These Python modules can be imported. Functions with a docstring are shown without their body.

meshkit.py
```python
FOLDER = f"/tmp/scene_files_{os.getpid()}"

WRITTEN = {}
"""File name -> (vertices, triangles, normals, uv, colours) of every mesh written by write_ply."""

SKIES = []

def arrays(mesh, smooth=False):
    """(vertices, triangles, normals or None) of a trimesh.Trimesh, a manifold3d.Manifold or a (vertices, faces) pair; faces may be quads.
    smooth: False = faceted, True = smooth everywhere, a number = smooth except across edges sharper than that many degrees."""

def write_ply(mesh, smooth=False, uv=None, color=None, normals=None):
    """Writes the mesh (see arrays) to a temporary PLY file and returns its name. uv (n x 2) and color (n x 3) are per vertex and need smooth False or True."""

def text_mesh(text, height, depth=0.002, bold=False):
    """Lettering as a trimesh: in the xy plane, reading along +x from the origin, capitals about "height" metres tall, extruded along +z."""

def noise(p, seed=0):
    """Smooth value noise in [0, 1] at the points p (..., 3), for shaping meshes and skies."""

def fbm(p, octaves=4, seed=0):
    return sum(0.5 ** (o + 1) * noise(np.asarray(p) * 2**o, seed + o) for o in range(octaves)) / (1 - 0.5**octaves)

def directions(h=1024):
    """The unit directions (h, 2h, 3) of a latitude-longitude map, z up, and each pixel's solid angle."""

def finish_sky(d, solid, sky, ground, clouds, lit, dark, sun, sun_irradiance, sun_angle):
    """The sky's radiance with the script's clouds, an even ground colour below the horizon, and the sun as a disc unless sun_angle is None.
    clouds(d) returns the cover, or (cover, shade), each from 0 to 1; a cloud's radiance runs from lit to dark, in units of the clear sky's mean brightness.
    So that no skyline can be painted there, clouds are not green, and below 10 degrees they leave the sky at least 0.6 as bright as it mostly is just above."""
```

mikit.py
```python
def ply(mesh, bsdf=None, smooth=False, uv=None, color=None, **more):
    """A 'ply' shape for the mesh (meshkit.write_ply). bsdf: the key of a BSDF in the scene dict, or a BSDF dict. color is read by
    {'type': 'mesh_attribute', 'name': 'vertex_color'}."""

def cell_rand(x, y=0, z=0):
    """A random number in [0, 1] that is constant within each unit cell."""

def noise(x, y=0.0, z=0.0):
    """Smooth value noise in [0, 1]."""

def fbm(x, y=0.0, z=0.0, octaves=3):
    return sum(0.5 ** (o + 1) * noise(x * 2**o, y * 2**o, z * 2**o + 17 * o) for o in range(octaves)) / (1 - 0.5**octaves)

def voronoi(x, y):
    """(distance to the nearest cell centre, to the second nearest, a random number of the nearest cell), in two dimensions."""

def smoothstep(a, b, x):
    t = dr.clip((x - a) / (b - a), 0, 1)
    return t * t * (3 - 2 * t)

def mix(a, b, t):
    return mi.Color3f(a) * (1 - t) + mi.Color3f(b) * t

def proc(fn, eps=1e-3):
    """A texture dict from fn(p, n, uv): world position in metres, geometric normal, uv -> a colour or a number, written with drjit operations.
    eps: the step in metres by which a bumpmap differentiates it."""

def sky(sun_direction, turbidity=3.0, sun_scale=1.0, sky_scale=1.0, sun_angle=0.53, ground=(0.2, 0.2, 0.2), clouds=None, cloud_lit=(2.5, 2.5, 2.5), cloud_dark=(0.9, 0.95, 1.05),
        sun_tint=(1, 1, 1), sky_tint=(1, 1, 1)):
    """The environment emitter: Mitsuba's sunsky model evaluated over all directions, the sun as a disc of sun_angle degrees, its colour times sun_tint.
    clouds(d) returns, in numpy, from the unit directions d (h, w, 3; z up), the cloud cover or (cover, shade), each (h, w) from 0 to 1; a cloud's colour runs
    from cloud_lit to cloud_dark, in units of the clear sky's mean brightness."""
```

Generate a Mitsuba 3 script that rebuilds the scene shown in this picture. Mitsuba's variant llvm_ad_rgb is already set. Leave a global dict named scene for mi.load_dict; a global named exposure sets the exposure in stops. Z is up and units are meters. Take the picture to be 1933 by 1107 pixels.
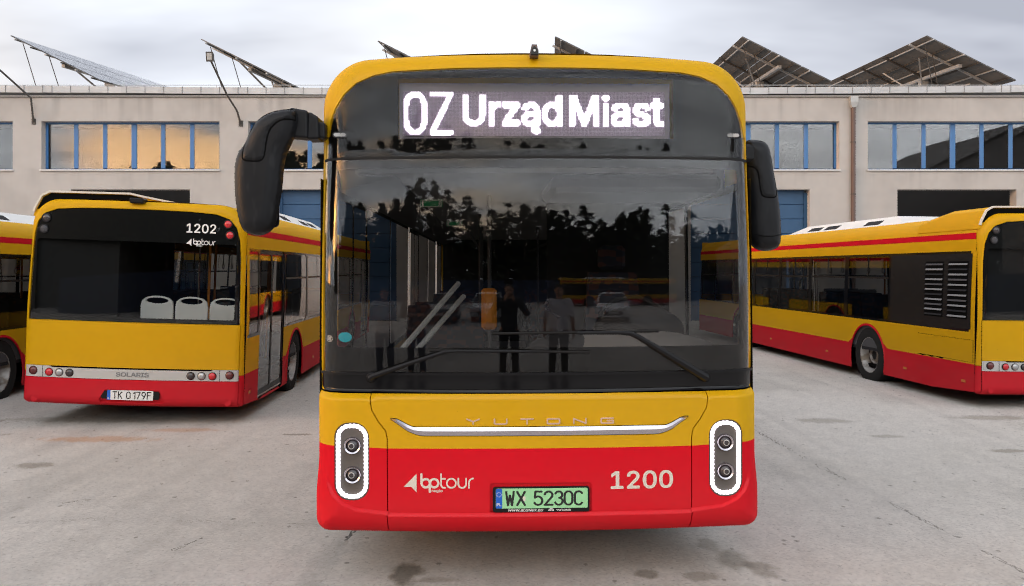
import math, random
import numpy as np, trimesh, shapely, manifold3d as m3
import mitsuba as mi, drjit as dr
import mikit, meshkit
from mikit import proc, noise, fbm, voronoi, smoothstep, mix
from scipy.spatial import Delaunay
from shapely.geometry import Polygon, LineString, Point, box as sbox
from shapely import affinity

# ------------------------------------------------------------------ camera, sky, exposure
T = mi.ScalarTransform4f
scene, labels = {}, {}
EYE = 1.83
scene['camera'] = {
    'type': 'perspective', 'fov': 64.9, 'fov_axis': 'x', 'near_clip': 0.01, 'far_clip': 3000.0,
    'principal_point_offset_y': 0.0411,
    'to_world': T().look_at(origin=[0, 0, EYE], target=[0, 1, EYE], up=[0, 0, 1])}
exposure = 5.33


def sst(a, b, x):
    t = np.clip((x - a) / (b - a), 0, 1)
    return t * t * (3 - 2 * t)


def clouds(d):
    """Broken evening overcast: brighter where the sun went down (behind the camera), pale and cool opposite."""
    x, y, z = d[..., 0], d[..., 1], np.maximum(d[..., 2], 0)
    q = np.stack([x / (z + .22), y / (z + .22), z * .8], -1)
    n1 = meshkit.fbm(q * np.array([.8, 1.6, 1.0]) + 3.3, 5, 4)
    n2 = meshkit.fbm(q * np.array([1.5, 3.6, 1.0]) + 9.1, 5, 11)
    west = np.clip(-.90 * x - .43 * y, 0, 1)
    side = sst(-.55, .75, -y - .18 * x)
    band = np.maximum(west ** 1.2, .75 * side * sst(-.22, .12, -x)) * np.exp(-(z / .40) ** 2)
    n3 = meshkit.fbm(np.stack([np.arctan2(x, -y) * 2.2, z * 11, z * 0 + 4.0], -1) + 1.7, 5, 21)
    cover = np.clip(1 - 1.25 * band * sst(.485, .62, n3) - .12 * (1 - side) * sst(.48, .62, n3) * sst(-.4, .1, x), 0, 1)
    streak = (1.5 * (n2 - .5) + 1.0 * (n1 - .5))
    front = .11 * sst(.12, .5, x) - .05 * np.exp(-(x / .25) ** 2) - .04
    shade = np.clip(.92 - .645 * side + .40 * z * side + front * (1 - side) + .22 * band * side + streak * (.23 + .70 * side), 0, 1)
    return cover, shade


scene['sky'] = mikit.sky((-.90, -.43, .14), turbidity=3.5, sun_scale=.006, sun_angle=14, clouds=clouds, sky_tint=(1.30, .81, .50),
                         cloud_lit=(2.00, 2.08, 2.16), cloud_dark=(.30, .316, .366), ground=(.2, .19, .18), sky_scale=1.0)


# ------------------------------------------------------------------ helpers: naming
def obj(name, mesh, mat, parent=None, smooth=False, M=None, **more):
    """One entry of the scene; a taken name takes a number."""
    base = (parent + '__' if parent else '') + name
    key, k = base, 0
    while key in scene:
        k += 1
        key = '%s_%03d' % (base, k)
    d = dict(mesh) if isinstance(mesh, dict) else ply(mesh, mat, smooth)
    if M is not None:
        d['to_world'] = M
    d.update(more)
    scene[key] = d
    return key


def ply(mesh, mat, smooth=False):
    if isinstance(mesh, tuple) and len(mesh) == 3:                    # (vertices, triangles, normals)
        path = meshkit.write_ply((mesh[0], mesh[1]), True, None, None, mesh[2])
        return {'type': 'ply', 'filename': path, 'face_normals': False, 'bsdf': {'type': 'ref', 'id': mat}}
    return mikit.ply(mesh, mat, smooth)


def say(key, label=None, category=None, group=None, kind=None):
    labels[key] = {k: v for k, v in dict(label=label, category=category, group=group, kind=kind).items() if v}


class Kit:
    """The parts of a thing in its own coordinates: recorded once, placed as often as needed."""

    def __init__(s):
        s.parts, s.names = [], set()

    def add(s, name, mesh, mat, parent='', smooth=False, label=None, **more):
        base = (parent + '__' if parent else '') + name
        key, k = base, 0
        while key in s.names:
            k += 1
            key = '%s_%03d' % (base, k)
        s.names.add(key)
        s.parts.append((key, {**ply(mesh, mat, smooth), **more}, label))
        return key

    def place(s, key, M=None, skip=()):
        for rel, d, label in s.parts:
            if rel.split('__')[0] in skip:
                continue
            scene[key + '__' + rel] = dict(d) if M is None else {**d, 'to_world': M}
            if label:
                labels[key + '__' + rel] = {'label': label}


# ------------------------------------------------------------------ helpers: meshes
def cat(*ms):
    return trimesh.util.concatenate([m for q in ms for m in (q if isinstance(q, list) else [q])])


def hull(pts):
    m = m3.Manifold.hull_points(np.asarray(pts, float)).to_mesh()
    return trimesh.Trimesh(m.vert_properties[:, :3], m.tri_verts, process=False)


def box(x0, x1, y0, y1, z0, z1, ch=0.0):
    """A box; ch chamfers all its edges."""
    if not ch:
        return trimesh.creation.box(bounds=[[x0, y0, z0], [x1, y1, z1]])
    p = []
    for a in (0, 1, 2):
        c = [ch, ch, ch]
        c[a] = 0
        for x in (x0 + c[0], x1 - c[0]):
            for y in (y0 + c[1], y1 - c[1]):
                for z in (z0 + c[2], z1 - c[2]):
                    p.append((x, y, z))
    return hull(p)


def tube(path, r, n=10, cap=True):
    p = np.asarray(path, float)
    rr = np.broadcast_to(np.asarray(r, float), (len(p),))
    t = np.gradient(p, axis=0) if len(p) > 2 else np.repeat((p[1:] - p[:1]), 2, 0)
    t /= np.linalg.norm(t, axis=1, keepdims=True)
    u = np.cross(t[0], [0, 0, 1] if abs(t[0][2]) < .9 else [1, 0, 0])
    V = []
    for k in range(len(p)):
        u = u - t[k] * (u @ t[k])
        u /= np.linalg.norm(u)
        w = np.cross(t[k], u)
        a = np.arange(n) * 2 * np.pi / n
        V.append(p[k] + rr[k] * (np.cos(a)[:, None] * u + np.sin(a)[:, None] * w))
    V = np.vstack(V)
    F = []
    for k in range(len(p) - 1):
        for j in range(n):
            a, b = k * n + j, k * n + (j + 1) % n
            F += [[a, b, b + n], [a, b + n, a + n]]
    if cap:
        V = np.vstack([V, p[0], p[-1]])
        c0, c1, o = len(V) - 2, len(V) - 1, (len(p) - 1) * n
        for j in range(n):
            F += [[c0, (j + 1) % n, j], [c1, o + j, o + (j + 1) % n]]
    return trimesh.Trimesh(V, F, process=False)


def bar(a, b, w, h=None):
    """A square bar from a to b."""
    a, b = np.asarray(a, float), np.asarray(b, float)
    t = (b - a) / np.linalg.norm(b - a)
    u = np.cross(t, [0, 0, 1] if abs(t[2]) < .95 else [1, 0, 0])
    u /= np.linalg.norm(u)
    v = np.cross(u, t)
    h = h or w
    return hull([q + i * u * w / 2 + j * v * h / 2 for q in (a, b) for i in (-1, 1) for j in (-1, 1)])


def cyl(c, r, h, axis='y', n=32, r2=None):
    """A cylinder (or cone) that starts at c and runs along +axis."""
    r2 = r if r2 is None else r2
    m = trimesh.creation.revolve([(0, 0), (r, 0), (r2, h), (0, h)], sections=n)
    return turn(m, c, axis)


def turn(m, c, axis):
    v = np.array(m.vertices)
    v = {'z': v, 'y': v[:, [0, 2, 1]] * [-1, 1, 1], 'x': v[:, [2, 0, 1]]}[axis]
    return trimesh.Trimesh(v + np.asarray(c, float), m.faces, process=False)


def lathe(prof, c, axis='y', n=40):
    return turn(trimesh.creation.revolve(prof, sections=n), c, axis)


def extrude(poly, t):
    return cat([trimesh.creation.extrude_polygon(g, t, engine='earcut') for g in getattr(poly, 'geoms', [poly]) if g.area > 1e-9])


def xz(poly, y, t):
    """A polygon drawn in (x, z), as a plate from y to y - t (towards the viewer)."""
    m = extrude(poly, t)
    v = np.array(m.vertices)
    return trimesh.Trimesh(np.stack([v[:, 0], y - v[:, 2], v[:, 1]], 1), m.faces, process=False)


def yz(poly, x, t):
    """A polygon drawn in (y, z), as a plate from x to x + t."""
    m = extrude(poly, abs(t))
    v = np.array(m.vertices)
    f = m.faces if t > 0 else m.faces[:, ::-1]
    return trimesh.Trimesh(np.stack([x + np.sign(t) * v[:, 2], v[:, 0], v[:, 1]], 1), f, process=False)


def rrect(x0, x1, z0, z1, r):
    return sbox(x0 + r, z0 + r, x1 - r, z1 - r).buffer(r, 8)


def chaikin(p, n=3):
    """The closed outline p with its corners rounded."""
    p = np.asarray(p, float)
    for _ in range(n):
        q = np.roll(p, -1, 0)
        p = np.stack([.75 * p + .25 * q, .25 * p + .75 * q], 1).reshape(-1, 2)
    return p


def mirror_poly(half):
    """A polygon from its right half, listed top to bottom or bottom to top."""
    return Polygon([(x, z) for x, z in half] + [(-x, z) for x, z in half[::-1]])


def polys(g):
    return [p for p in getattr(g, 'geoms', [g]) if p.geom_type == 'Polygon' and p.area > 1e-8]


def tri2d(poly, h, edge=None):
    """Even triangles over a polygon: boundary points every `edge`, a staggered grid inside."""
    p = poly.segmentize(edge or h)
    rings = [np.array(r.coords)[:-1] for r in [p.exterior, *p.interiors]]
    b = np.vstack(rings)
    x0, y0, x1, y1 = p.bounds
    gx, gy = np.arange(x0, x1, h), np.arange(y0, y1, h * .87)
    g = np.stack(np.meshgrid(gx, gy), -1)
    g[1::2, :, 0] += h / 2
    g = g.reshape(-1, 2)
    g = g[shapely.contains_xy(p, g[:, 0], g[:, 1])]
    if len(g):
        g = g[shapely.distance(shapely.points(g), p.boundary) > .55 * h]
    v = np.vstack([b, g])
    v, keep = np.unique(v.round(7), axis=0, return_index=True)
    f = Delaunay(v).simplices
    c = v[f].mean(1)
    f = f[shapely.contains_xy(p, c[:, 0], c[:, 1])]
    a = v[f]
    area = (a[:, 1, 0] - a[:, 0, 0]) * (a[:, 2, 1] - a[:, 0, 1]) - (a[:, 2, 0] - a[:, 0, 0]) * (a[:, 1, 1] - a[:, 0, 1])
    f[area < 0] = f[area < 0][:, ::-1]
    return v, f[np.abs(area) > 1e-10], rings


def inflate(poly, y, front, back, r, h=.012):
    """A pillow-like body over a polygon in (x, z): rises `front` towards the viewer and `back` away over the distance r from its edge."""
    v, f, _ = tri2d(poly, h)
    d = np.clip(shapely.distance(shapely.points(v), poly.boundary) / r, 0, 1)
    s = np.sqrt(np.maximum(1 - (1 - d) ** 2, 0))
    a = np.stack([v[:, 0], y - front * s, v[:, 1]], 1)
    b = np.stack([v[:, 0], y + back * s, v[:, 1]], 1)
    m = trimesh.Trimesh(np.vstack([a, b]), np.vstack([f, f[:, ::-1] + len(v)]), process=False)
    m.merge_vertices(digits_vertex=6)
    return m


class Surf:
    """The end of a bus: a bulged face whose rim is rounded. Points are (x, z) as seen from in front; y runs into the bus."""

    def __init__(s, hw, zb, zt, rt, rb, r, base, taper=(0, 1, 2), crown=0):
        s.hw, s.zb, s.zt, s.rt, s.rb, s.r, s.base, s.taper, s.crown = hw, zb, zt, rt, rb, r, base, taper, crown

    def k(s, z):
        return 1 - s.taper[0] * sst(s.taper[1], s.taper[2], z)

    def c(s, x, z):
        return s.crown * (x / s.hw) ** 2 * sst(1.6, 3.0, z)

    def sdf(s, q):
        zc, hz = (s.zb + s.zt) / 2, (s.zt - s.zb) / 2
        x, z = q[:, 0], q[:, 1] - zc
        rr = np.where(z > 0, s.rt, s.rb)
        ax, az = np.abs(x) - s.hw + rr, np.abs(z) - hz + rr
        return np.minimum(np.maximum(ax, az), 0) + np.hypot(np.maximum(ax, 0), np.maximum(az, 0)) - rr

    def grad(s, q, e=1e-4):
        g = np.stack([s.sdf(q + [e, 0]) - s.sdf(q - [e, 0]), s.sdf(q + [0, e]) - s.sdf(q - [0, e])], 1)
        return g / np.maximum(np.linalg.norm(g, axis=1, keepdims=True), 1e-9)

    def unwarp(s, p):
        q = np.array(p, float)
        q[:, 0] /= s.k(q[:, 1])
        q[:, 1] += s.c(q[:, 0], q[:, 1])
        return q

    def warp(s, q):
        z = q[:, 1].copy()
        for _ in range(4):
            z = q[:, 1] - s.c(q[:, 0], z)
        return np.stack([q[:, 0] * s.k(z), z], 1)

    def flat(s, p):
        q = s.unwarp(p)
        d = np.clip(-s.sdf(q), 0, s.r)
        th = np.arcsin(1 - d / s.r)
        return q + s.grad(q) * ((s.r * th - (s.r - d)))[:, None]

    def pos(s, f):
        wr = np.maximum(s.r + s.sdf(f), 0)
        th = np.clip(wr, 0, s.r * np.pi / 2) / s.r
        q = s.warp(f - s.grad(f) * (wr - s.r * np.sin(th))[:, None])
        return np.stack([q[:, 0], s.base(q[:, 0], q[:, 1]) + s.r * (1 - np.cos(th)), q[:, 1]], 1)

    def eval(s, f, e=1e-3):
        f = np.asarray(f, float)
        n = np.cross(s.pos(f + [e, 0]) - s.pos(f - [e, 0]), s.pos(f + [0, e]) - s.pos(f - [0, e]))
        n /= np.maximum(np.linalg.norm(n, axis=1, keepdims=True), 1e-12)
        n[n[:, 1] > .2] *= -1
        return s.pos(f), n

    def outline(s, d=0.0, n=10):
        """The outline polygon (x, z), d inside the rim."""
        q = np.array(rrect2(s.hw - d, s.zb + d, s.zt - d, max(s.rt - d, .01), max(s.rb - d, .01), n))
        return Polygon(s.warp(q))

    def at(s, x, z, off=0):
        p, n = s.eval(s.flat(np.array([[x, z]], float)))
        return p[0] + off * n[0]


def rrect2(hw, zb, zt, rt, rb, n=10):
    a = np.linspace(0, np.pi / 2, n)
    q = [(hw - rt + rt * np.cos(t), zt - rt + rt * np.sin(t)) for t in a] + [(-hw + rt - rt * np.sin(t), zt - rt + rt * np.cos(t)) for t in a]
    return q + [(-hw + rb - rb * np.cos(t), zb + rb - rb * np.sin(t)) for t in a] + [(hw - rb + rb * np.sin(t), zb + rb - rb * np.cos(t)) for t in a]


def drape(S, poly, off=0.0, h=.03, thick=0.0, fine=False):
    """A polygon laid on the surface, off metres proud of it, its edges turned in by thick. Returns (vertices, triangles, normals)."""
    VV, FF, NN, k = [], [], [], 0
    for g in polys(poly):
        p = g.segmentize(h)
        q = Polygon(S.flat(np.array(p.exterior.coords)[:-1]), [S.flat(np.array(r.coords)[:-1]) for r in p.interiors])
        if not q.is_valid:
            q = max(polys(q.buffer(0)), key=lambda a: a.area)
        if fine:
            v, f = trimesh.creation.triangulate_polygon(q, engine='earcut')
            rings = [np.array(r.coords)[:-1] for r in [q.exterior, *q.interiors]]
        else:
            v, f, rings = tri2d(q, h)
        P, N = S.eval(v)
        o = off(P) if callable(off) else off
        P = P + o * N
        a = P[f]
        flip = (np.cross(a[:, 1] - a[:, 0], a[:, 2] - a[:, 0]) * N[f[:, 0]]).sum(1) < 0
        f = np.array(f)
        f[flip] = f[flip][:, ::-1]
        VV.append(P), FF.append(f + k), NN.append(N)
        k += len(P)
        if thick:
            for i, r in enumerate(rings):
                A, n = S.eval(r)
                o = off(A) if callable(off) else off
                A, Bm = A + o * n, A + (o - thick) * n
                A2, B2 = np.roll(A, -1, 0), np.roll(Bm, -1, 0)
                e = np.cross(A2 - A, n)
                e /= np.maximum(np.linalg.norm(e, axis=1, keepdims=True), 1e-12)
                area = np.sum(r[:, 0] * np.roll(r[:, 1], -1) - np.roll(r[:, 0], -1) * r[:, 1])
                if (area < 0) != (i > 0):
                    e = -e
                m = len(A)
                j = np.arange(m)
                V4, F4 = np.vstack([A, A2, B2, Bm]), np.vstack([np.stack([j, j + m, j + 2 * m], 1), np.stack([j, j + 2 * m, j + 3 * m], 1)])
                t = V4[F4]
                fl = (np.cross(t[:, 1] - t[:, 0], t[:, 2] - t[:, 0]) * np.tile(e, (4, 1))[F4[:, 0]]).sum(1) < 0
                F4[fl] = F4[fl][:, ::-1]
                VV.append(V4), FF.append(F4 + k), NN.append(np.tile(e, (4, 1)))
                k += 4 * m
    return np.vstack(VV), np.vstack(FF), np.vstack(NN)


# ------------------------------------------------------------------ helpers: lettering
def text_poly(text, height, bold=False):
    m = meshkit.text_mesh(text, height, .01, bold)
    v, f = m.vertices, m.faces
    f = f[(np.abs(v[f][:, :, 2]) < 1e-6).all(1)]
    return shapely.union_all([Polygon(v[t][:, :2]).buffer(1e-6) for t in f]).buffer(0)


def fit(poly, x0, x1, z0, z1):
    a, b, c, d = poly.bounds
    sx, sz = (x1 - x0) / (c - a), (z1 - z0) / (d - b)
    return affinity.affine_transform(poly, [sx, 0, 0, sz, x0 - a * sx, z0 - b * sz])


def arc(cx, cy, rx, ry, a0, a1, n=14):
    t = np.radians(np.linspace(a0, a1, n))
    return [(cx + rx * math.cos(q), cy + ry * math.sin(q)) for q in t]


GLYPHS = {   # single-stroke letters in a box 0.5 wide and 1 high
    'W': [[(0, 1), (.12, 0), (.25, .72), (.38, 0), (.5, 1)]], 'X': [[(0, 1), (.5, 0)], [(0, 0), (.5, 1)]],
    '0': [arc(.25, .7, .25, .3, 0, 180) + arc(.25, .3, .25, .3, 180, 360) + [(.5, .7)]],
    '1': [[(.08, .8), (.3, 1), (.3, 0)]], '2': [arc(.25, .74, .25, .26, 170, -35) + [(0, 0), (.5, 0)]],
    '3': [arc(.25, .75, .23, .25, 160, -80) + arc(.25, .27, .25, .27, 80, -160)],
    '5': [[(.45, 1), (.05, 1), (.02, .55)] + arc(.23, .32, .27, .32, 120, -150)],
    '7': [[(0, 1), (.5, 1), (.15, 0)]], '9': [arc(.25, .7, .25, .3, 0, 360, 24) + [(.5, .6), (.22, 0)]],
    'C': [arc(.25, .72, .25, .28, 30, 180) + arc(.25, .28, .25, .28, 180, 330)],
    'T': [[(0, 1), (.5, 1)], [(.25, 1), (.25, 0)]], 'K': [[(0, 1), (0, 0)], [(.5, 1), (0, .42)], [(.15, .58), (.5, 0)]],
    'F': [[(.5, 1), (0, 1), (0, 0)], [(0, .52), (.4, .52)]], 'Z': [[(0, 1), (.5, 1), (0, 0), (.5, 0)]],
    'Y': [[(0, 1), (.25, .5), (.5, 1)], [(.25, .5), (.25, 0)]], 'U': [[(0, 1), (0, .12), (.06, 0), (.44, 0), (.5, .12), (.5, 1)]],
    'O': [[(.05, 0), (0, .1), (0, .9), (.05, 1), (.45, 1), (.5, .9), (.5, .1), (.45, 0), (.05, 0)]], 'N': [[(0, 0), (0, 1), (.5, 0), (.5, 1)]],
    'G': [[(.5, 1), (.05, 1), (0, .9), (0, .1), (.05, 0), (.5, 0), (.5, .5), (.25, .5)]]}


def glyph(ch, x, z, w, h, stroke):
    """A letter whose box starts at (x, z)."""
    return shapely.union_all([LineString([(x + a * 2 * w, z + b * h) for a, b in s]).buffer(stroke / 2, 4) for s in GLYPHS[ch]])


def logo_poly(x0, x1, zc):
    """The operator's mark: an arrow head, linked bp loops and thin 'tour', with 'regio' under it."""
    P = lambda pts: [(a, -b) for a, b in pts]
    tri = Polygon(P([(235, 505), (500, 235), (500, 610), (395, 500)]))
    parts = [tri]
    L = lambda pts, w: LineString(P(pts)).buffer(w / 2, 6)
    ring = lambda cx, cy, r, w: Point(cx, -cy).buffer(r + w / 2, 16).difference(Point(cx, -cy).buffer(r - w / 2, 16))
    parts += [L([(597, 245), (597, 430)], 46), ring(685, 425, 84, 46), ring(857, 425, 84, 46), L([(768, 470), (768, 600)], 46)]
    parts += [L([(997, 240), (997, 470), (1012, 500), (1040, 515), (1080, 518)], 34), L([(997, 335), (1080, 335)], 34), ring(1205, 425, 92, 34)]
    parts += [L([(1345, 330), (1345, 440)] + [(1345 + 79 - 79 * math.cos(t), 440 + 79 * math.sin(t)) for t in np.linspace(0, np.pi, 10)] + [(1503, 330)], 34)]
    parts += [L([(1560, 520), (1560, 420)] + [(1560 + 85 - 85 * math.cos(t), 420 - 90 * math.sin(t)) for t in np.linspace(0, np.pi / 2, 8)], 34)]
    g = shapely.union_all(parts)
    g = g.union(fit(text_poly('regio', 1.0, True), 806, 1030, -622, -545))
    s = (x1 - x0) / (1655 - 235)
    return affinity.affine_transform(g, [s, 0, 0, s, x0 - 235 * s, zc + 425 * s])
# ------------------------------------------------------------------ materials
def rgb(*c):
    return {'type': 'rgb', 'value': list(c)}


def mat(key, color, rough=.5, two=True, **more):
    b = {'type': 'principled', 'base_color': rgb(*color) if isinstance(color, tuple) else color, 'roughness': rough, **more}
    scene[key] = {'type': 'twosided', 'bsdf': b} if two else b
    return key


def paint_dirt(base):
    def fn(p, n, uv):
        """Coach paint: faint unevenness, road film that thickens towards the skirt."""
        low = smoothstep(.95, .25, p.z) * (.25 + .75 * fbm(p.x * 3, p.y * 3, p.z * 5))
        c = mi.Color3f(*base) * (.96 + .08 * fbm(p.x * 1.3, p.y * 1.3, p.z * 1.3))
        return mix(c, mi.Color3f(.20, .17, .14), .12 * low)
    return proc(fn)


CLEAN_Y, CLEAN_R = (.58, .325, .003), (.60, .002, .012)
mat('yellow_paint', paint_dirt(CLEAN_Y), .5, clearcoat=.5, clearcoat_gloss=.97, specular=.08)
mat('red_paint', paint_dirt(CLEAN_R), .5, clearcoat=.45, clearcoat_gloss=.97, specular=.03)
mat('service_yellow', paint_dirt((.57, .31, .004)), .5, clearcoat=.3, clearcoat_gloss=.92, specular=.05)
mat('service_red', paint_dirt((.52, .004, .016)), .5, clearcoat=.3, clearcoat_gloss=.92, specular=.05)
mat('white_paint', (.62, .62, .60), .4, clearcoat=.3)
mat('black_gloss', (.006, .006, .007), .08, specular=.28)
mat('black_satin', (.010, .010, .011), .35, specular=.2)


def plastic_fn(p, n, uv):
    return mi.Color3f(.012, .0125, .014) * (.75 + .5 * fbm(p.x * 9, p.y * 9, p.z * 9)) + mi.Color3f(.007) * smoothstep(.62, .8, fbm(p.x * 30, p.y * 30, p.z * 7))


scene['black_plastic'] = {'type': 'twosided', 'bsdf': {'type': 'bumpmap', 'scale': 1.0, 'texture': proc(lambda p, n, uv: .0006 * noise(p.x * 420, p.y * 420, p.z * 420), 5e-4),
                                                       'bsdf': {'type': 'principled', 'base_color': proc(plastic_fn), 'roughness': .32, 'specular': .20}}}
mat('rubber', (.016, .016, .016), .8, specular=.2)
mat('dark_void', (.005, .005, .005), .9, specular=.02)
mat('cabin_dark', (.022, .022, .024), .7, specular=.1)
mat('cabin_grey', (.075, .075, .08), .7, specular=.1)
mat('cabin_light', (.42, .42, .41), .5)
mat('ceiling_pale', (.15, .15, .15), .8, specular=.05)
mat('seat_fabric', proc(lambda p, n, uv: mix(mi.Color3f(.018, .02, .035), mi.Color3f(.06, .025, .025), smoothstep(.55, .6, noise(p.x * 22, p.y * 22, p.z * 22)))), .9)
mat('white_shell', (.80, .80, .78), .4)
mat('orange_plastic', (.60, .21, .012), .4)
scene['chrome'] = {'type': 'twosided', 'bsdf': {'type': 'roughconductor', 'material': 'Cr', 'alpha': .06}}
scene['steel_tube'] = {'type': 'twosided', 'bsdf': {'type': 'roughconductor', 'material': 'Al', 'alpha': .22}}
mat('silver_plastic', (.52, .51, .49), .38, metallic=.35)
mat('rim_metal', proc(lambda p, n, uv: mix(mi.Color3f(.40, .39, .37), mi.Color3f(.16, .13, .10), smoothstep(.4, .75, fbm(p.x * 9, p.y * 9, p.z * 9)))), .45, metallic=.4)
mat('slat_metal', (.20, .20, .20), .4, metallic=.3)
mat('rose_metal', (.80, .56, .42), .25, metallic=.6)
mat('lamp_bowl', (.10, .09, .08), .4, specular=.15)
mat('dash_grey', (.15, .145, .14), .7, specular=.1)
mat('letter_white', (.74, .73, .70), .5)
mat('letter_cream', (.62, .57, .49), .5)
mat('ink', (.012, .014, .012), .5)
mat('plate_green', (.30, .62, .32), .45)
mat('plate_white', (.66, .67, .66), .45)
mat('eu_blue', (.01, .10, .48), .45)
mat('sign_green', (.0, .30, .09), .45)
mat('sticker_blue', (.0, .34, .44), .5)
mat('lamp_red', (.50, .012, .02), .12, clearcoat=1.0)
mat('lamp_dark_red', (.10, .012, .012), .12, clearcoat=1.0)
mat('lamp_smoke', (.035, .028, .03), .12, clearcoat=1.0)
mat('lamp_clear', (.42, .42, .42), .12, metallic=.5, clearcoat=1.0)
mat('reflector_orange', (.50, .12, .02), .3)
mat('mirror_glass', (.8, .8, .8), .03, metallic=1.0)
LED_PITCH = .0079


def led_fn(p, n, uv):
    """Dark lattice between the lenses of the dot matrix; uv counts the dots."""
    a, b = dr.abs(uv.x - dr.floor(uv.x) - .5), dr.abs(uv.y - dr.floor(uv.y) - .5)
    return mix(mi.Color3f(.36, .29, .39), mi.Color3f(.09, .075, .10), smoothstep(.30, .44, dr.maximum(a, b)))


mat('led_board', proc(led_fn), .5)
mat('led_frame', (.22, .20, .22), .5)
scene['glass_windscreen'] = {'type': 'thindielectric', 'int_ior': 1.375, 'specular_transmittance': rgb(.76, .75, .73)}
scene['glass_display'] = {'type': 'thindielectric', 'int_ior': 1.26, 'specular_transmittance': rgb(.80, .80, .80)}
scene['glass_tint'] = {'type': 'thindielectric', 'int_ior': 1.34, 'specular_transmittance': rgb(.24, .245, .245)}
scene['glass_rear'] = {'type': 'thindielectric', 'int_ior': 1.34, 'specular_transmittance': rgb(.62, .64, .63)}
scene['glass_side'] = {'type': 'thindielectric', 'int_ior': 1.55, 'specular_transmittance': rgb(.24, .245, .245)}
scene['glass_building'] = {'type': 'thindielectric', 'int_ior': 1.66, 'specular_transmittance': rgb(.55, .57, .56)}


def plaster_fn(p, n, uv):
    """Painted render: broad patches, grey runs under the coping and under the sills, a dirty foot."""
    c = mi.Color3f(.435, .410, .385) * (.93 + .10 * fbm(p.x * .35, p.y * .35, p.z * .35) + .06 * fbm(p.x * 5, p.y * 5, p.z * 5))
    run = smoothstep(.46, .80, fbm(p.x * 3.1, 0.0, p.z * .12, 4)) * (smoothstep(6.4, 8.0, p.z) + .6 * smoothstep(4.4, 5.25, p.z) * smoothstep(5.4, 5.26, p.z))
    c = c * (1 - .10 * smoothstep(.5, .75, fbm(p.x * .9, 4.0, p.z * .5, 4)))
    foot = smoothstep(1.2, .0, p.z) * fbm(p.x * 1.5, p.y, p.z * 2)
    return c * (1 - .22 * run - .35 * foot)


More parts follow.
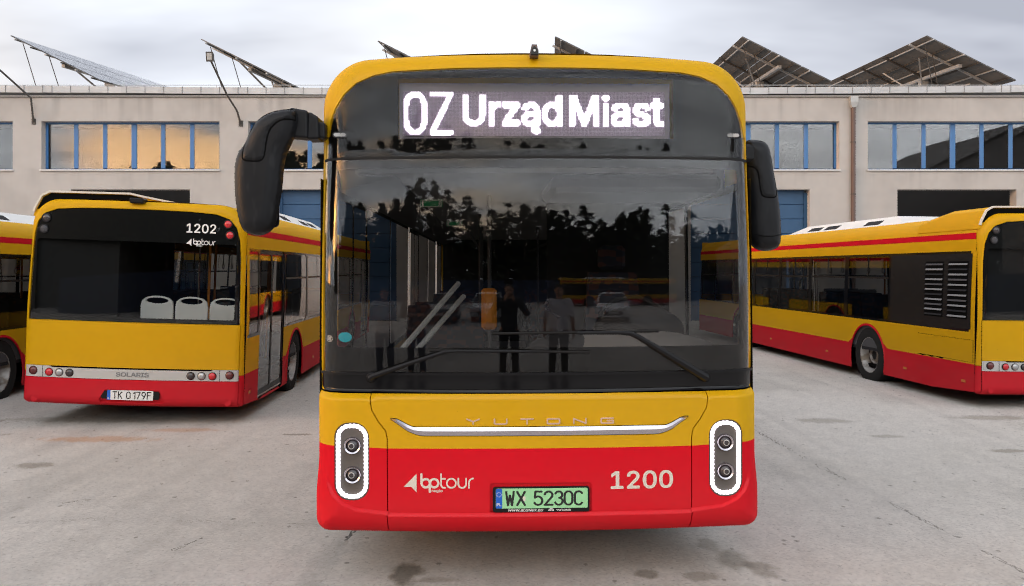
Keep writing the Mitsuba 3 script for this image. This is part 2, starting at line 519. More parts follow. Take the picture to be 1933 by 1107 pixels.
scene['plaster'] = {'type': 'twosided', 'bsdf': {'type': 'bumpmap', 'scale': 1.0, 'texture': proc(lambda p, n, uv: .004 * fbm(p.x * 14, p.y * 14, p.z * 14), 4e-3),
                                                 'bsdf': {'type': 'principled', 'base_color': proc(plaster_fn), 'roughness': .9, 'specular': .2}}}
mat('coping_metal', proc(lambda p, n, uv: mi.Color3f(.46, .465, .47) * (.85 + .3 * fbm(p.x * 1.2, p.y * 4, p.z * 6)) * (.92 + .16 * mikit.cell_rand(dr.floor(p.x / .645)))), .5, metallic=.15)
mat('blue_frame', (.050, .155, .36), .4)
mat('blue_door', proc(lambda p, n, uv: mi.Color3f(.022, .075, .165) * (.8 + .4 * fbm(p.x * 2, p.y * 2, p.z * .7))), .5)
mat('concrete', (.22, .21, .20), .9)
mat('brown_pipe', (.115, .072, .06), .5)
mat('sill_metal', (.55, .54, .53), .4, metallic=.2)
mat('solar_back', proc(lambda p, n, uv: mi.Color3f(.135, .130, .122) * (.75 + .5 * fbm(p.x * 2.5, p.y * 2.5, p.z * 2.5))), .7)
mat('solar_glass', (.010, .014, .03), .08)
mat('galvanised', (.42, .42, .41), .5, metallic=.3)
mat('dark_steel', (.055, .05, .045), .6)

# ------------------------------------------------------------------ ground
def px_seg(p, a, b):
    """Distance from the point to the segment a-b, on the ground."""
    ax, ay = b[0] - a[0], b[1] - a[1]
    t = dr.clip(((p.x - a[0]) * ax + (p.y - a[1]) * ay) / (ax * ax + ay * ay), 0, 1)
    return dr.sqrt(dr.square(p.x - a[0] - t * ax) + dr.square(p.y - a[1] - t * ay))


CRACKS = [[(-1.06, 6.6), (-1.11, 5.65), (-1.12, 5.28), (-1.165, 4.91), (-1.15, 4.64), (-1.22, 3.9), (-1.2, 2.6)],
          [(2.62, 12.5), (2.77, 8.9), (2.86, 7.4), (2.97, 6.15), (3.09, 4.86), (3.3, 2.6)],
          [(-2.2, 5.25), (-2.05, 5.62), (-1.98, 5.7)], [(-3.75, 6.2), (-3.35, 6.38)], [(-9.5, 5.1), (-5.2, 5.35), (-3.1, 5.9), (-1.1, 5.75)]]
STAINS = [  # x, y, half sizes, strength
    (-.64, 4.86, .10, .20, .85), (1.40, 5.06, .12, .17, .55), (1.52, 4.92, .10, .14, .5), (1.30, 5.35, .07, .12, .35), (.80, 4.82, .08, .07, .6), (1.12, 4.80, .10, .09, .45),
    (-.45, 4.74, .14, .05, .4), (-4.46, 7.50, .20, .12, .55), (-3.45, 5.18, .16, .12, .4), (-4.0, 5.0, .12, .06, .3), (3.75, 9.7, .35, .16, .4), (5.9, 9.9, .5, .18, .4),
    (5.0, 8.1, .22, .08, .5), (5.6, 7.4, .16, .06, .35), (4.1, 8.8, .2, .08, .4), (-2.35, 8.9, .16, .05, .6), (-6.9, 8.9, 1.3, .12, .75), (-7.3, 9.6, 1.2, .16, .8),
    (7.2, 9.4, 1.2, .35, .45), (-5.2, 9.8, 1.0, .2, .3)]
RUST = [(-4.45, 8.65, .62, .16, .75), (-3.75, 9.15, .45, .12, .6)]


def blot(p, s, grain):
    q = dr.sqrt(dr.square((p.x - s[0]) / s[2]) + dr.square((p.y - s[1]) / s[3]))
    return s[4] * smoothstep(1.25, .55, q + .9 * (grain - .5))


def ground_fn(p, n, uv):
    g1, g2 = fbm(p.x * .55, p.y * .55, 1.7, 4), fbm(p.x * 9, p.y * 9, 4.0, 3)
    fine = fbm(p.x * 55, p.y * 55, 0, 2)
    c = mix(mi.Color3f(.392, .366, .332), mi.Color3f(.425, .398, .366), smoothstep(.3, .7, g1))
    slab = smoothstep(2.95, 3.05, p.x) - smoothstep(-1.05, -1.15, p.x) * .4
    grit = noise(p.x * 85, p.y * 85, 2.0)
    c = c * (1.0 + .05 * slab) * (.88 + .24 * fine) * (.96 + .08 * grit) * (1 - .20 * smoothstep(.80, .95, noise(p.x * 60, p.y * 60, 9.0))) * (.93 + .14 * g2)
    c = c * (1 - .10 * smoothstep(.52, .75, fbm(p.x * 1.7 + 5, p.y * .8, 2.0, 4)))
    tyre = fbm(p.x * 5.0, p.y * .22, 8.0, 3)
    c = c * (1 - .07 * smoothstep(.55, .8, tyre))
    d, d2, r = voronoi(p.x * 2.1, p.y * 2.1)                     # scattered droppings and tar spots
    c = c * (1 - .5 * dr.select(r > .80, smoothstep(.060, .02, d * (.75 + .6 * g2)), 0))
    d, d2, r = voronoi(p.x * 6.3 + 4, p.y * 4.1)
    c = c * (1 - .42 * dr.select(r > .90, smoothstep(.11, .05, d), 0))
    d, d2, r = voronoi(p.x * 13, p.y * 13 + 3)
    c = mix(c, mi.Color3f(.42, .40, .37), .35 * dr.select(r > .9, smoothstep(.25, .1, d), 0))
    grain = fbm(p.x * 14, p.y * 9, 6.0, 4)
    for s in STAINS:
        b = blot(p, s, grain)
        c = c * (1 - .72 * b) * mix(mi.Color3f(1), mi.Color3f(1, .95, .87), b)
    for s in RUST:
        c = mix(c, mi.Color3f(.36, .155, .05), .6 * blot(p, s, grain))
    wob = .10 * (fbm(p.x * 3.5, p.y * 3.5, 3.0, 4) - .5) + .03 * (noise(p.x * 30, p.y * 30, 1.0) - .5)
    for k, line in enumerate(CRACKS):
        w = (.012, .007, .006, .007, .004)[k]
        near = mi.Float(9.0)
        for a, b in zip(line[:-1], line[1:]):
            near = dr.minimum(near, px_seg(p, a, b))
        near = dr.abs(near + wob)
        broken = smoothstep(.30, .5, fbm(p.x * 3, p.y * 3, 12.0 + k, 3))
        c = c * (1 - (.8, .5, .7, .6, .35)[k] * smoothstep(w, .3 * w, near) * broken) * (1 - (.25 if k == 0 else .12) * smoothstep(.16, .02, near) * grain)
    return c


scene['asphalt'] = {'type': 'bumpmap', 'scale': 1.0, 'texture': proc(lambda p, n, uv: .0022 * fbm(p.x * 60, p.y * 60, 0, 2) + .004 * fbm(p.x * 6, p.y * 6, 2, 2), 3e-3),
                    'bsdf': {'type': 'principled', 'base_color': proc(ground_fn), 'roughness': .72, 'specular': .35}}
scene['ground'] = {'type': 'rectangle', 'to_world': T().scale([1500, 1500, 1]), 'bsdf': {'type': 'ref', 'id': 'asphalt'}}
say('ground', 'pale worn concrete yard with cracks and oil stains under the buses', kind='structure')
# ------------------------------------------------------------------ the low-floor bus in the middle
R_GLASS = 7.5


def front_base(x, z):
    b = x * x / (2 * np.where(z < 1.2, R_GLASS + 4 * (1 - sst(1.1, 1.14, z)), R_GLASS))
    top = .866 ** 2 / 15 + .03 * (z - 2.5) + .04 * (z - 2.5) ** 2
    g = np.where(z < 2.5, (z - 1.634) ** 2 / (2 * R_GLASS), top)
    t = sst(1.10, 1.14, z)
    return b + np.where(z < 1.2, -.02 * (1 - t) + .0163 * t, g)


FRONT = Surf(1.268, .345, 3.095, .27, .07, .16, front_base, (.008, 1.0, 2.6), .045)
B = Kit()
OUT = FRONT.outline(.0015)
UP = mirror_poly([(1.224, 2.470), (1.222, 2.53), (1.214, 2.60), (1.195, 2.68), (1.162, 2.755), (1.11, 2.83), (1.04, 2.893), (.94, 2.936), (.83, 2.957), (.5, 2.969), (.2, 2.972)])
WS = mirror_poly([(1.232, 2.456), (1.240, 2.0), (1.242, 1.246)])
VAL = mirror_poly([(1.242, 1.238), (1.243, 1.165), (1.225, 1.140), (1.18, 1.136), (.5, 1.134)])
frame = OUT.intersection(sbox(-2, 1.139, 2, 4)).difference(shapely.union_all([UP, WS, VAL]).buffer(.005, join_style=2).union(sbox(-1.23, 1.1, 1.23, 2.6)))
B.add('front_frame', drape(FRONT, frame, 0, .03, .03), 'yellow_paint')
backing = OUT.buffer(-.012)
B.add('front_backing', drape(FRONT, backing.intersection(sbox(-2, 0, 2, 1.27)), -.022, .05), 'dark_void')
B.add('destination_backing', drape(FRONT, backing.intersection(sbox(-2, 2.42, 2, 4)).difference(sbox(-.80, 2.575, .78, 2.92)), -.016, .04), 'dark_void')
B.add('destination_glass', drape(FRONT, UP, -.002, .025), 'glass_display')
B.add('windscreen', drape(FRONT, WS, -.002, .025), 'glass_windscreen')
clear = rrect(-1.15, 1.16, 1.39, 2.402, .02)
B.add('windscreen_border', drape(FRONT, WS.buffer(-.003).difference(clear), -.010, .03), 'dark_void')
B.add('valance', drape(FRONT, VAL, .006, .03, .03), 'black_gloss')
B.add('sealing_strip', drape(FRONT, mirror_poly([(1.236, 2.470), (1.236, 2.456)]), .002, .03, .02), 'rubber')
B.add('lip', drape(FRONT, mirror_poly([(1.240, 1.249), (1.240, 1.236)]), .016, .03, .02), 'black_satin')

# lower body: hatch, corner panels, bumper
HH = [(.947, 1.131), (.945, 1.085), (.937, 1.044), (.903, .985), (.860, .930), (.851, .885), (.850, .468)]
RECESS = rrect(-.284, .284, .467, .640, .016)
hatch = mirror_poly(HH).difference(RECESS)
SPLIT = Polygon([(-1.4, 0), (1.4, 0), (1.4, .846), (1.15, .843), (.85, .832), (-.85, .832), (-1.15, .843), (-1.4, .846)])
curve = [(.850, .468), (1.03, .487), (1.11, .520), (1.165, .570), (1.195, .630), (1.208, .70), (1.215, .80), (1.3, .80), (1.3, 0), (.850, 0)]
corner = OUT.intersection(sbox(0, .2, 2, 1.131)).difference(Polygon(HH + [(0, .468), (0, 1.131)]).buffer(.006, join_style=2)).difference(Polygon(curve).buffer(.001))
LAMP = rrect(.958, 1.152, .542, .972, .085)
corner = corner.difference(LAMP.buffer(.003))
bump_corner = OUT.intersection(Polygon(curve)).difference(sbox(-2, 0, .856, 2))
flip = lambda g: affinity.scale(g, -1, 1, origin=(0, 0))
h = B.add('front_hatch', drape(FRONT, hatch.difference(SPLIT), 0, .03, .02), 'yellow_paint')
B.add('red_band', drape(FRONT, hatch.intersection(SPLIT), 0, .03, .02), 'red_paint', h)
for g in (corner, flip(corner)):
    c = B.add('corner_panel', drape(FRONT, g.difference(SPLIT), 0, .025, .02), 'yellow_paint')
    B.add('red_band', drape(FRONT, g.intersection(SPLIT), 0, .025, .02), 'red_paint', c)
bm = B.add('bumper', drape(FRONT, OUT.intersection(sbox(-.850, 0, .850, .461)).difference(RECESS), .016, .02, .03), 'red_paint')
for g in (bump_corner, flip(bump_corner)):
    B.add('corner', drape(FRONT, g, lambda P: .016 * (1 - sst(.52, .78, P[:, 2:3])), .02, .03), 'red_paint', bm)
CU = np.array(curve[:7])
for pts in (np.array([(.850, .462), (-.850, .462)]), CU[::-1], CU * [-1, 1]):   # sloping shoulder of the bumper
    ls = LineString(pts)
    q = np.array([ls.interpolate(t, True).coords[0] for t in np.linspace(0, 1, 26)])
    d = np.gradient(q, axis=0)
    nn = np.stack([d[:, 1], -d[:, 0]], 1) / np.linalg.norm(d, axis=1, keepdims=True)
    nn *= np.where((nn * (np.array([0, .9]) - q)).sum(1, keepdims=True) > 0, 1, -1)
    rows = []
    for sh, o in ((.013, -.002), (.004, .011), (-.003, .0165)):
        Pq, Nq = FRONT.eval(FRONT.flat(q + nn * sh))
        rows.append(Pq + Nq * o * (1 - sst(.52, .78, Pq[:, 2:3])))
    B.add('shoulder', (np.vstack(rows), np.array([[r * 26 + i, r * 26 + i + 1, (r + 1) * 26 + i + 1, (r + 1) * 26 + i] for r in range(2) for i in range(25)])), 'red_paint', bm, smooth=True)
B.add('plate_recess', drape(FRONT, RECESS.buffer(.004), -.014, .03), 'red_paint')

# chrome swoosh with a raised spine
xs = np.concatenate([np.linspace(-.835, -.60, 16), np.linspace(-.5, .5, 12), np.linspace(.60, .835, 16)])
ax = np.abs(xs)
topz = np.interp(ax, [0, .69, .712, .74, .79, .81, .835], [.951, .951, .953, .965, .992, .998, .999])
botz = np.interp(ax, [0, .64, .67, .705, .74, .79, .835], [.905, .905, .907, .917, .932, .968, .996])
rows = []
for f, o in ((0, -.004), (0.0, .002), (.42, .012), (1.0, .006), (1.0, -.004)):
    z = topz * (1 - f) + botz * f
    P, N = FRONT.eval(FRONT.flat(np.stack([xs, z], 1)))
    rows.append(P + o * N)
V = np.vstack(rows)
n = len(xs)
F = [[r * n + i, r * n + i + 1, (r + 1) * n + i + 1, (r + 1) * n + i] for r in range(4) for i in range(n - 1)]
tp = Polygon(np.vstack([np.stack([xs, topz + .004], 1), np.stack([xs, botz - .004], 1)[::-1]]))
B.add('trim_seat', drape(FRONT, tp, .001, .02), 'dark_void')
B.add('chrome_trim', (V, np.array(F)), 'chrome', smooth=20)
for ch, x in zip('YUTONG', (-.375, -.222, -.075, .072, .219, .373)):
    g = shapely.union_all([LineString([(x - .034 + a * 2 * .068, .969 + b * .027) for a, b in s]).buffer(.0042, 4) for s in GLYPHS[ch]])
    B.add('raised_letter', drape(FRONT, g, .004, .01, .004, True), 'rose_metal')
num = fit(text_poly('1200', .1, True), .392, .746, .598, .700)
B.add('fleet_number', drape(FRONT, num.simplify(.0005), .0015, .02, .0015, True), 'letter_cream')
B.add('operator_logo', drape(FRONT, logo_poly(-.763, -.373, .640).simplify(.0003), .0015, .02, .0015, True), 'letter_cream')

# number plate
yp = FRONT.at(0, .55)[1] + .012
pl = B.add('number_plate', xz(rrect(-.250, .262, .500, .610, .008), yp - .012, .003), 'plate_green')
B.add('plate_holder', xz(rrect(-.266, .272, .478, .618, .014), yp, .012), 'black_satin', pl)
B.add('country_band', xz(rrect(-.2495, -.215, .5005, .6095, .006), yp - .015, .0012), 'eu_blue', pl)
B.add('country_code', xz(fit(text_poly('PL', .02, True), -.245, -.220, .514, .530), yp - .0162, .0008), 'letter_white', pl)
stars = shapely.union_all([Point(-.2322 + .0125 * math.cos(t), .577 + .0125 * math.sin(t)).buffer(.0018, 3) for t in np.arange(12) * np.pi / 6])
B.add('star_ring', xz(stars, yp - .0162, .0008), 'letter_white', pl)
chars = shapely.union_all([glyph(c, x, .518, .036, .074, .0105) for c, x in zip('WX5230C', (-.192, -.140, -.058, -.010, .038, .084, .132))])
chars = affinity.affine_transform(chars, [1.18, 0, 0, 1, .034, 0])
B.add('characters', xz(chars, yp - .015, .0012), 'ink', pl)
B.add('legalisation_sticker', xz(sbox(-.1005, .540, -.0855, .566), yp - .015, .001), 'letter_cream', pl)
w = fit(affinity.skew(text_poly('WWW.BUSNEX.EU', .01, True), 12, 0), -.182, .014, .4815, .4945)
B.add('holder_print', xz(w, yp - .012, .0008), 'letter_white', pl)
w = fit(text_poly('YUTONG', .01, True), .086, .168, .4825, .4935)
for r in (.016, .009):
    w = w.union(Point(.058, .4825).buffer(r).difference(Point(.058, .4825).buffer(r - .004)).intersection(sbox(0, .4825, 1, 1)))
B.add('holder_print', xz(w, yp - .012, .0008), 'letter_white', pl)

# headlights: a lit ring round two projectors in a dark bowl
for s in (-1, 1):
    L = LAMP if s > 0 else flip(LAMP)
    k = B.add('headlight', drape(FRONT, L.buffer(.002), -.019, .02), 'lamp_bowl')
    B.add('surround', drape(FRONT, L.buffer(.002).difference(L.buffer(-.004)), -.004, .015, .03), 'lamp_bowl', k)
    mid = L.buffer(-.0175).exterior
    ring = L.buffer(-.0085).difference(L.buffer(-.0265)).union(shapely.union_all([mid.interpolate(t, True).buffer(.0120, 5) for t in np.linspace(0, 1, 44, endpoint=False)]))
    B.add('led_ring', drape(FRONT, ring, -.004, .012, .012), 'letter_white', k, emitter={'type': 'area', 'radiance': rgb(.058, .054, .060)})
    for z in (.845, .682):
        c = FRONT.at(s * 1.050, z)
        B.add('bezel', lathe([(.036, -.004), (.044, -.010), (.047, -.004), (.047, .03), (.036, .03), (.036, -.004)], c + [0, -.0, 0]), 'chrome', k, smooth=35)
        B.add('lens', lathe([(0, -.012), (.012, -.011), (.024, -.007), (.036, .004), (.036, .02)], c + [0, .002, 0]), 'lamp_smoke', k, smooth=True)
        B.add('reflector', lathe([(.0, .001), (.017, .001), (.017, -.0115), (.013, -.0125), (.013, -.011)], c + [.004 * s, .001, 0]), 'silver_plastic', k, smooth=30)

# destination display behind the upper glass
yd = .155
DX0, DX1, DZ0, DZ1 = -.780, .742, 2.601, 2.858
disp = B.add('destination_display', xz(rrect(-.800, .772, 2.583, 2.908, .006), yd + .03, .004), 'led_frame')
nx, nz = round((DX1 - DX0) / LED_PITCH), round((DZ1 - DZ0) / LED_PITCH)
v = np.array([[DX0, yd + .018, DZ0], [DX1, yd + .018, DZ0], [DX1, yd + .018, DZ1], [DX0, yd + .018, DZ1]])
uv = np.array([[0, 0], [nx, 0], [nx, nz], [0, nz]], float)
B.parts.append((disp + '__led_matrix', mikit.ply((v, np.array([[0, 1, 2], [0, 2, 3]])), 'led_board', False, uv=uv), None))
lit = [glyph('0', -.760, 2.620, .105, .222, .034), glyph('Z', -.610, 2.620, .108, .222, .034),
       fit(text_poly('Urz', .1, True), -.424, -.110, 2.657, 2.838), fit(text_poly('ąd', .1, True), -.098, .152, 2.616, 2.838),
       fit(text_poly('Miast', .1, True), .188, .734, 2.657, 2.838)]
lit[2] = fit(text_poly('Urząd', .1, True), -.432, .140, 2.614, 2.836)
lit.pop(3)
lit = shapely.union_all([g.buffer(-.0015 if i < 2 else .0028) for i, g in enumerate(lit)])
gx, gz = np.meshgrid(DX0 + (np.arange(nx) + .5) * LED_PITCH, DZ0 + (np.arange(nz) + .5) * LED_PITCH)
on = shapely.contains_xy(lit, gx, gz)
cells = []
for j in range(on.shape[0]):                                      # runs of lit dots, each run one bar
    i = 0
    while i < on.shape[1]:
        if on[j, i]:
            e = i
            while e + 1 < on.shape[1] and on[j, e + 1]:
                e += 1
            cells.append(sbox(gx[j, i] - .0040, gz[j, i] - .0040, gx[j, e] + .0040, gz[j, e] + .0040))
            i = e
        i += 1
B.add('lit_lettering', xz(shapely.union_all(cells), yd + .016, .004), 'letter_white', disp, emitter={'type': 'area', 'radiance': rgb(.060, .052, .062)})
for s in (-1, 1):
    c = FRONT.at(s * 1.14, 2.603, -.008)
    k = B.add('marker_light', xz(rrect(c[0] - .042, c[0] + .042, c[2] - .017, c[2] + .017, .014), c[1] + .004, .008), 'black_satin')
    B.add('diffuser', xz(rrect(c[0] - .034, c[0] + .034, c[2] - .010, c[2] + .010, .009), c[1] - .004, .003), 'cabin_light', k)
cam = B.add('roof_camera', hull(np.vstack([box(-.048, .000, .05, .15, 3.035, 3.06).vertices, box(-.038, -.010, .06, .13, 3.085, 3.102).vertices])), 'brown_pipe')
B.add('eye', xz(Polygon([(-.046, 3.040), (-.002, 3.040), (-.009, 3.072), (-.024, 3.088), (-.039, 3.072)]), .048, .010), 'black_gloss', cam)
B.add('lens', cyl((-.024, .030, 3.060), .007, .01), 'lamp_clear', cam, smooth=30)
k = B.add('round_sticker', drape(FRONT, affinity.scale(Point(-1.10, 1.447).buffer(.040, 16), 1, .72), -.004, .02), 'sticker_blue')
k = B.add('glass_mark', drape(FRONT, Point(-1.197, 1.436).buffer(.020, 12).difference(Point(-1.197, 1.436).buffer(.016, 12)).union(sbox(-1.207, 1.424, -1.187, 1.449)), -.0045, .02), 'cabin_light')

# wipers
def wiper(path, r, blade, hub):
    w = B.add('wiper', tube(path, r, 8), 'black_satin', smooth=40)
    B.add('blade', cat(tube([(x, y, z) for x, y, z in blade], .0065, 6), tube([(x, y + .012, z - .006) for x, y, z in blade], .004, 5)), 'rubber', w)
    B.add('hub', lathe([(0, -.030), (.022, -.028), (.028, -.014), (.028, .03)], hub), 'black_satin', w, smooth=35)


S3 = lambda x, z, o: tuple(FRONT.at(x, z, o))
wiper([S3(-.945, 1.225, .045), S3(-.93, 1.236, .05), S3(-.72, 1.310, .045), S3(-.53, 1.372, .035), S3(-.45, 1.376, .03), S3(-.05, 1.372, .028)], [.018, .016, .012, .010, .008, .007],
      [S3(-.62, 1.378, .016), S3(-.2, 1.375, .016), S3(.28, 1.364, .016)], S3(-.945, 1.225, .02))
wiper([S3(.935, 1.215, .045), S3(.90, 1.236, .055), S3(.72, 1.345, .05), S3(.535, 1.455, .045), S3(.50, 1.470, .042), S3(.44, 1.474, .036), S3(.20, 1.474, .030)], [.024, .024, .020, .015, .014, .011, .009],
      [S3(-.27, 1.472, .016), S3(.2, 1.476, .016), S3(.67, 1.480, .016)], S3(.935, 1.215, .02))

# mirrors
ELL = trimesh.creation.icosphere(subdivisions=3).vertices


def mirror(outline, cover, y, arm, s):
    body = inflate(Polygon(chaikin(outline)), y, .080, .07, .085, .010)
    k = B.add('wing_mirror', body, 'black_plastic', smooth=True)
    c = Polygon(chaikin(cover))
    seam = c.buffer(.004)
    bp = Polygon(chaikin(outline))
    for nm, poly, o, m in (('seam', seam.intersection(bp.buffer(-.004)), .0025, 'dark_void'), ('cover', c.intersection(bp.buffer(-.004)), .0065, 'black_plastic')):
        v, f, rings = tri2d(poly, .012)
        d = np.clip(shapely.distance(shapely.points(v), bp.boundary) / .085, 0, 1)
        e = np.clip(shapely.distance(shapely.points(v), poly.boundary) / .010, 0, 1) if nm == 'cover' else 1
        yy = y - .080 * np.sqrt(1 - (1 - d) ** 2) - o * (np.sqrt(1 - (1 - e) ** 2) if nm == 'cover' else 1) - (.0 if nm == 'seam' else .0005)
        B.add(nm, trimesh.Trimesh(np.stack([v[:, 0], yy, v[:, 1]], 1), f[:, ::-1], process=False), m, k, smooth=True)
    B.add('arm', arm, 'black_plastic', k, smooth=30)
    x0, z0, x1, z1 = bp.buffer(-.05).bounds
    B.add('reflector', xz(rrect(x0, min(x1, x0 + .18), z0, z0 + .34, .03), y + .077, .003), 'mirror_glass', k)


LM = [(-1.721, 2.362), (-1.714, 2.446), (-1.692, 2.506), (-1.654, 2.544), (-1.638, 2.590), (-1.608, 2.650), (-1.555, 2.703), (-1.488, 2.730), (-1.412, 2.740), (-1.371, 2.736), (-1.360, 2.674), (-1.383, 2.568), (-1.428, 2.484),
      (-1.444, 2.394), (-1.451, 2.288), (-1.470, 2.182), (-1.489, 2.076), (-1.527, 2.038), (-1.579, 2.020), (-1.632, 2.027), (-1.677, 2.054), (-1.699, 2.122), (-1.714, 2.212)]
LC = [(-1.656, 2.446), (-1.649, 2.522), (-1.638, 2.575), (-1.586, 2.666), (-1.510, 2.712), (-1.443, 2.727), (-1.362, 2.734), (-1.358, 2.670), (-1.405, 2.670), (-1.443, 2.663), (-1.480, 2.636), (-1.503, 2.606), (-1.519, 2.553), (-1.528, 2.484),
      (-1.537, 2.446), (-1.563, 2.433), (-1.630, 2.435)]
lump = lambda *bs: hull(np.vstack([ELL * np.array(r) + np.array(c) for c, r in bs]))
edge = lambda pts, y0, y1: lump(*[((x, y, z), (.014, .014, .014)) for x, z in pts for y in (y0, y1)])
armL = cat(edge([(-1.400, 2.735), (-1.325, 2.722), (-1.325, 2.590), (-1.410, 2.598)], .115, .20), edge([(-1.300, 2.712), (-1.268, 2.692), (-1.264, 2.588), (-1.306, 2.586)], .13, .25),
           edge([(-1.28, 2.670), (-1.235, 2.66), (-1.235, 2.596), (-1.28, 2.600)], .16, .32))
mirror(LM, LC, .10, armL, -1)
RM = [(1.262, 2.612), (1.352, 2.615), (1.397, 2.601), (1.423, 2.567), (1.437, 2.503), (1.452, 2.408), (1.477, 2.299), (1.491, 2.183), (1.499, 2.066), (1.495, 1.979), (1.477, 1.950), (1.405, 1.931), (1.339, 1.946), (1.304, 1.986),
      (1.290, 2.052), (1.282, 2.255), (1.275, 2.400), (1.266, 2.474)]
RC = [(1.266, 2.609), (1.352, 2.609), (1.396, 2.596), (1.418, 2.567), (1.433, 2.495), (1.452, 2.342), (1.454, 2.277), (1.441, 2.255), (1.367, 2.257), (1.349, 2.284), (1.342, 2.364), (1.327, 2.437), (1.266, 2.451)]
armR = cat(box(1.22, 1.33, .30, .42, 2.47, 2.58, .02), box(1.235, 1.285, .30, .46, 2.50, 2.56, .01))
mirror(RM, RC, .38, armR, 1)
B.add('seam', tube([(1.315, .306, 2.035), (1.36, .297, 2.024), (1.42, .2965, 2.022), (1.485, .318, 2.034)], .0022, 5), 'dark_void', 'wing_mirror_001')

# body: sides, roof, interior
BL = 12.0


def skin(S, pts, y1, close=None):
    """A shell that runs from the rim of an end back to y1, along the (x, z) points."""
    y0 = S.base(pts[:, 0], pts[:, 1]) + S.r - .022
    rows = [np.stack([pts[:, 0], y0 * (1 - t) + y1 * t, pts[:, 1]], 1) for t in np.linspace(0, 1, 5)]
    n = len(pts)
    F = [[r * n + i, r * n + i + 1, (r + 1) * n + i + 1, (r + 1) * n + i] for r in range(4) for i in range(n - 1)]
    return np.vstack(rows), np.array(F)


def wallx(S, z):
    return S.hw * S.k(np.asarray(z, float))


def side(S, s, poly, off=0.0, h=.25):
    """A polygon drawn in (y, z), laid on the side wall s = -1 or 1 of a bus."""
    V, F, k = [], [], 0
    for g in polys(poly):
        v, f, _ = tri2d(g, h)
        V.append(np.stack([s * (wallx(S, v[:, 1]) + off), v[:, 0], v[:, 1]], 1))
        F.append((f if s > 0 else f[:, ::-1]) + k)
        k += len(v)
    return trimesh.Trimesh(np.vstack(V), np.vstack(F), process=False)


yrim = lambda S, z: float(S.base(np.array([S.hw]), np.array([z]))[0] + S.r)
q = np.array(rrect2(1.268, .345, 3.095, .27, .07, 14))
top = FRONT.warp(np.vstack([q[:14], [(x, 3.095) for x in np.linspace(.9, -.9, 13)], q[14:28]]))
right = [(FRONT.hw * FRONT.k(np.array(z)), z) for z in (2.36, 2.5, 2.65)]
ring = np.array(right + [tuple(t) for t in top] + [(-x, z) for x, z in right[::-1]], float)
B.add('roof', skin(FRONT, ring, BL), 'yellow_paint', smooth=40)
arches = [Point(2.75, .47).buffer(.57), Point(8.65, .47).buffer(.57)]
for s in (-1, 1):
    y0 = yrim(FRONT, .9) + .0
    low = Polygon([(y0, .36), (BL, .36), (BL, 1.03), (y0, 1.03)])
    doors = [sbox(y, .30, y + 1.3, 2.36) for y in (.62, 5.3, 10.3)] if s < 0 else []
    cut = shapely.union_all(arches + doors)
    for g in polys(low.difference(cut).intersection(sbox(0, .845, 20, 2))):
        p = B.add('side_panel', side(FRONT, s, g), 'yellow_paint', smooth=30)
    for g in polys(low.difference(cut).intersection(sbox(0, 0, 20, .845))):
        B.add('skirt_panel', side(FRONT, s, g), 'red_paint', smooth=30)
    bays = [(.42, .60), (1.94, 3.5), (3.54, 5.28), (6.62, 8.4), (8.44, 10.28), (11.62, 11.96)] if s < 0 else [(.42, 1.75), (1.80, 3.5), (3.55, 5.3), (5.35, 7.1), (7.15, 8.9), (8.95, 10.7), (10.75, 11.96)]
    for a, b in bays:
        B.add('side_window', side(FRONT, s, sbox(a, 1.03, b, 2.36), -.004), 'glass_side', smooth=30)
    fr = sbox(y0, 1.03, BL, 2.36).difference(shapely.union_all([rrect(a + .03, b - .03, 1.08, 2.31, .04) for a, b in bays if b - a > .1] + doors))
    B.add('window_frame', side(FRONT, s, fr, .001), 'black_satin', smooth=30)
    for d in doors:
        x0, z0, x1, z1 = d.bounds
        k = B.add('door', side(FRONT, s, d.difference(shapely.union_all([rrect(x0 + .06, x0 + .62, .42, 2.28, .05), rrect(x0 + .68, x1 - .06, .42, 2.28, .05)])), -.01), 'black_satin', smooth=30)
        B.add('pane', side(FRONT, s, sbox(x0 + .05, .40, x1 - .05, 2.30), -.02), 'glass_side', k, smooth=30)
B.add('rear_wall', box(-1.26, 1.26, BL - .03, BL, .40, 3.03), 'yellow_paint')
B.add('rear_lining', box(-1.22, 1.22, BL - .09, BL - .05, .36, 2.46), 'cabin_dark')
B.add('floor', box(-1.24, 1.24, .35, BL - .05, .30, .36), 'cabin_grey')
B.add('ceiling', box(-1.10, 1.10, .45, BL - .05, 2.42, 2.47), 'ceiling_pale')
for s in (-1, 1):
    B.add('ceiling_duct', hull([(s * 1.10, y, 2.42) for y in (.6, BL - .1)] + [(s * .80, y, 2.44) for y in (.6, BL - .1)] + [(s * 1.22, y, 2.32) for y in (.6, BL - .1)] + [(s * 1.22, y, 2.5) for y in (.6, BL - .1)]), 'cabin_grey')
B.add('chassis', hull([(x, y, z) for x in (-1.15, 1.15) for y, z in ((.34, .33), (.75, .20), (BL - .1, .20), (BL - .1, .30))]), 'dark_void')


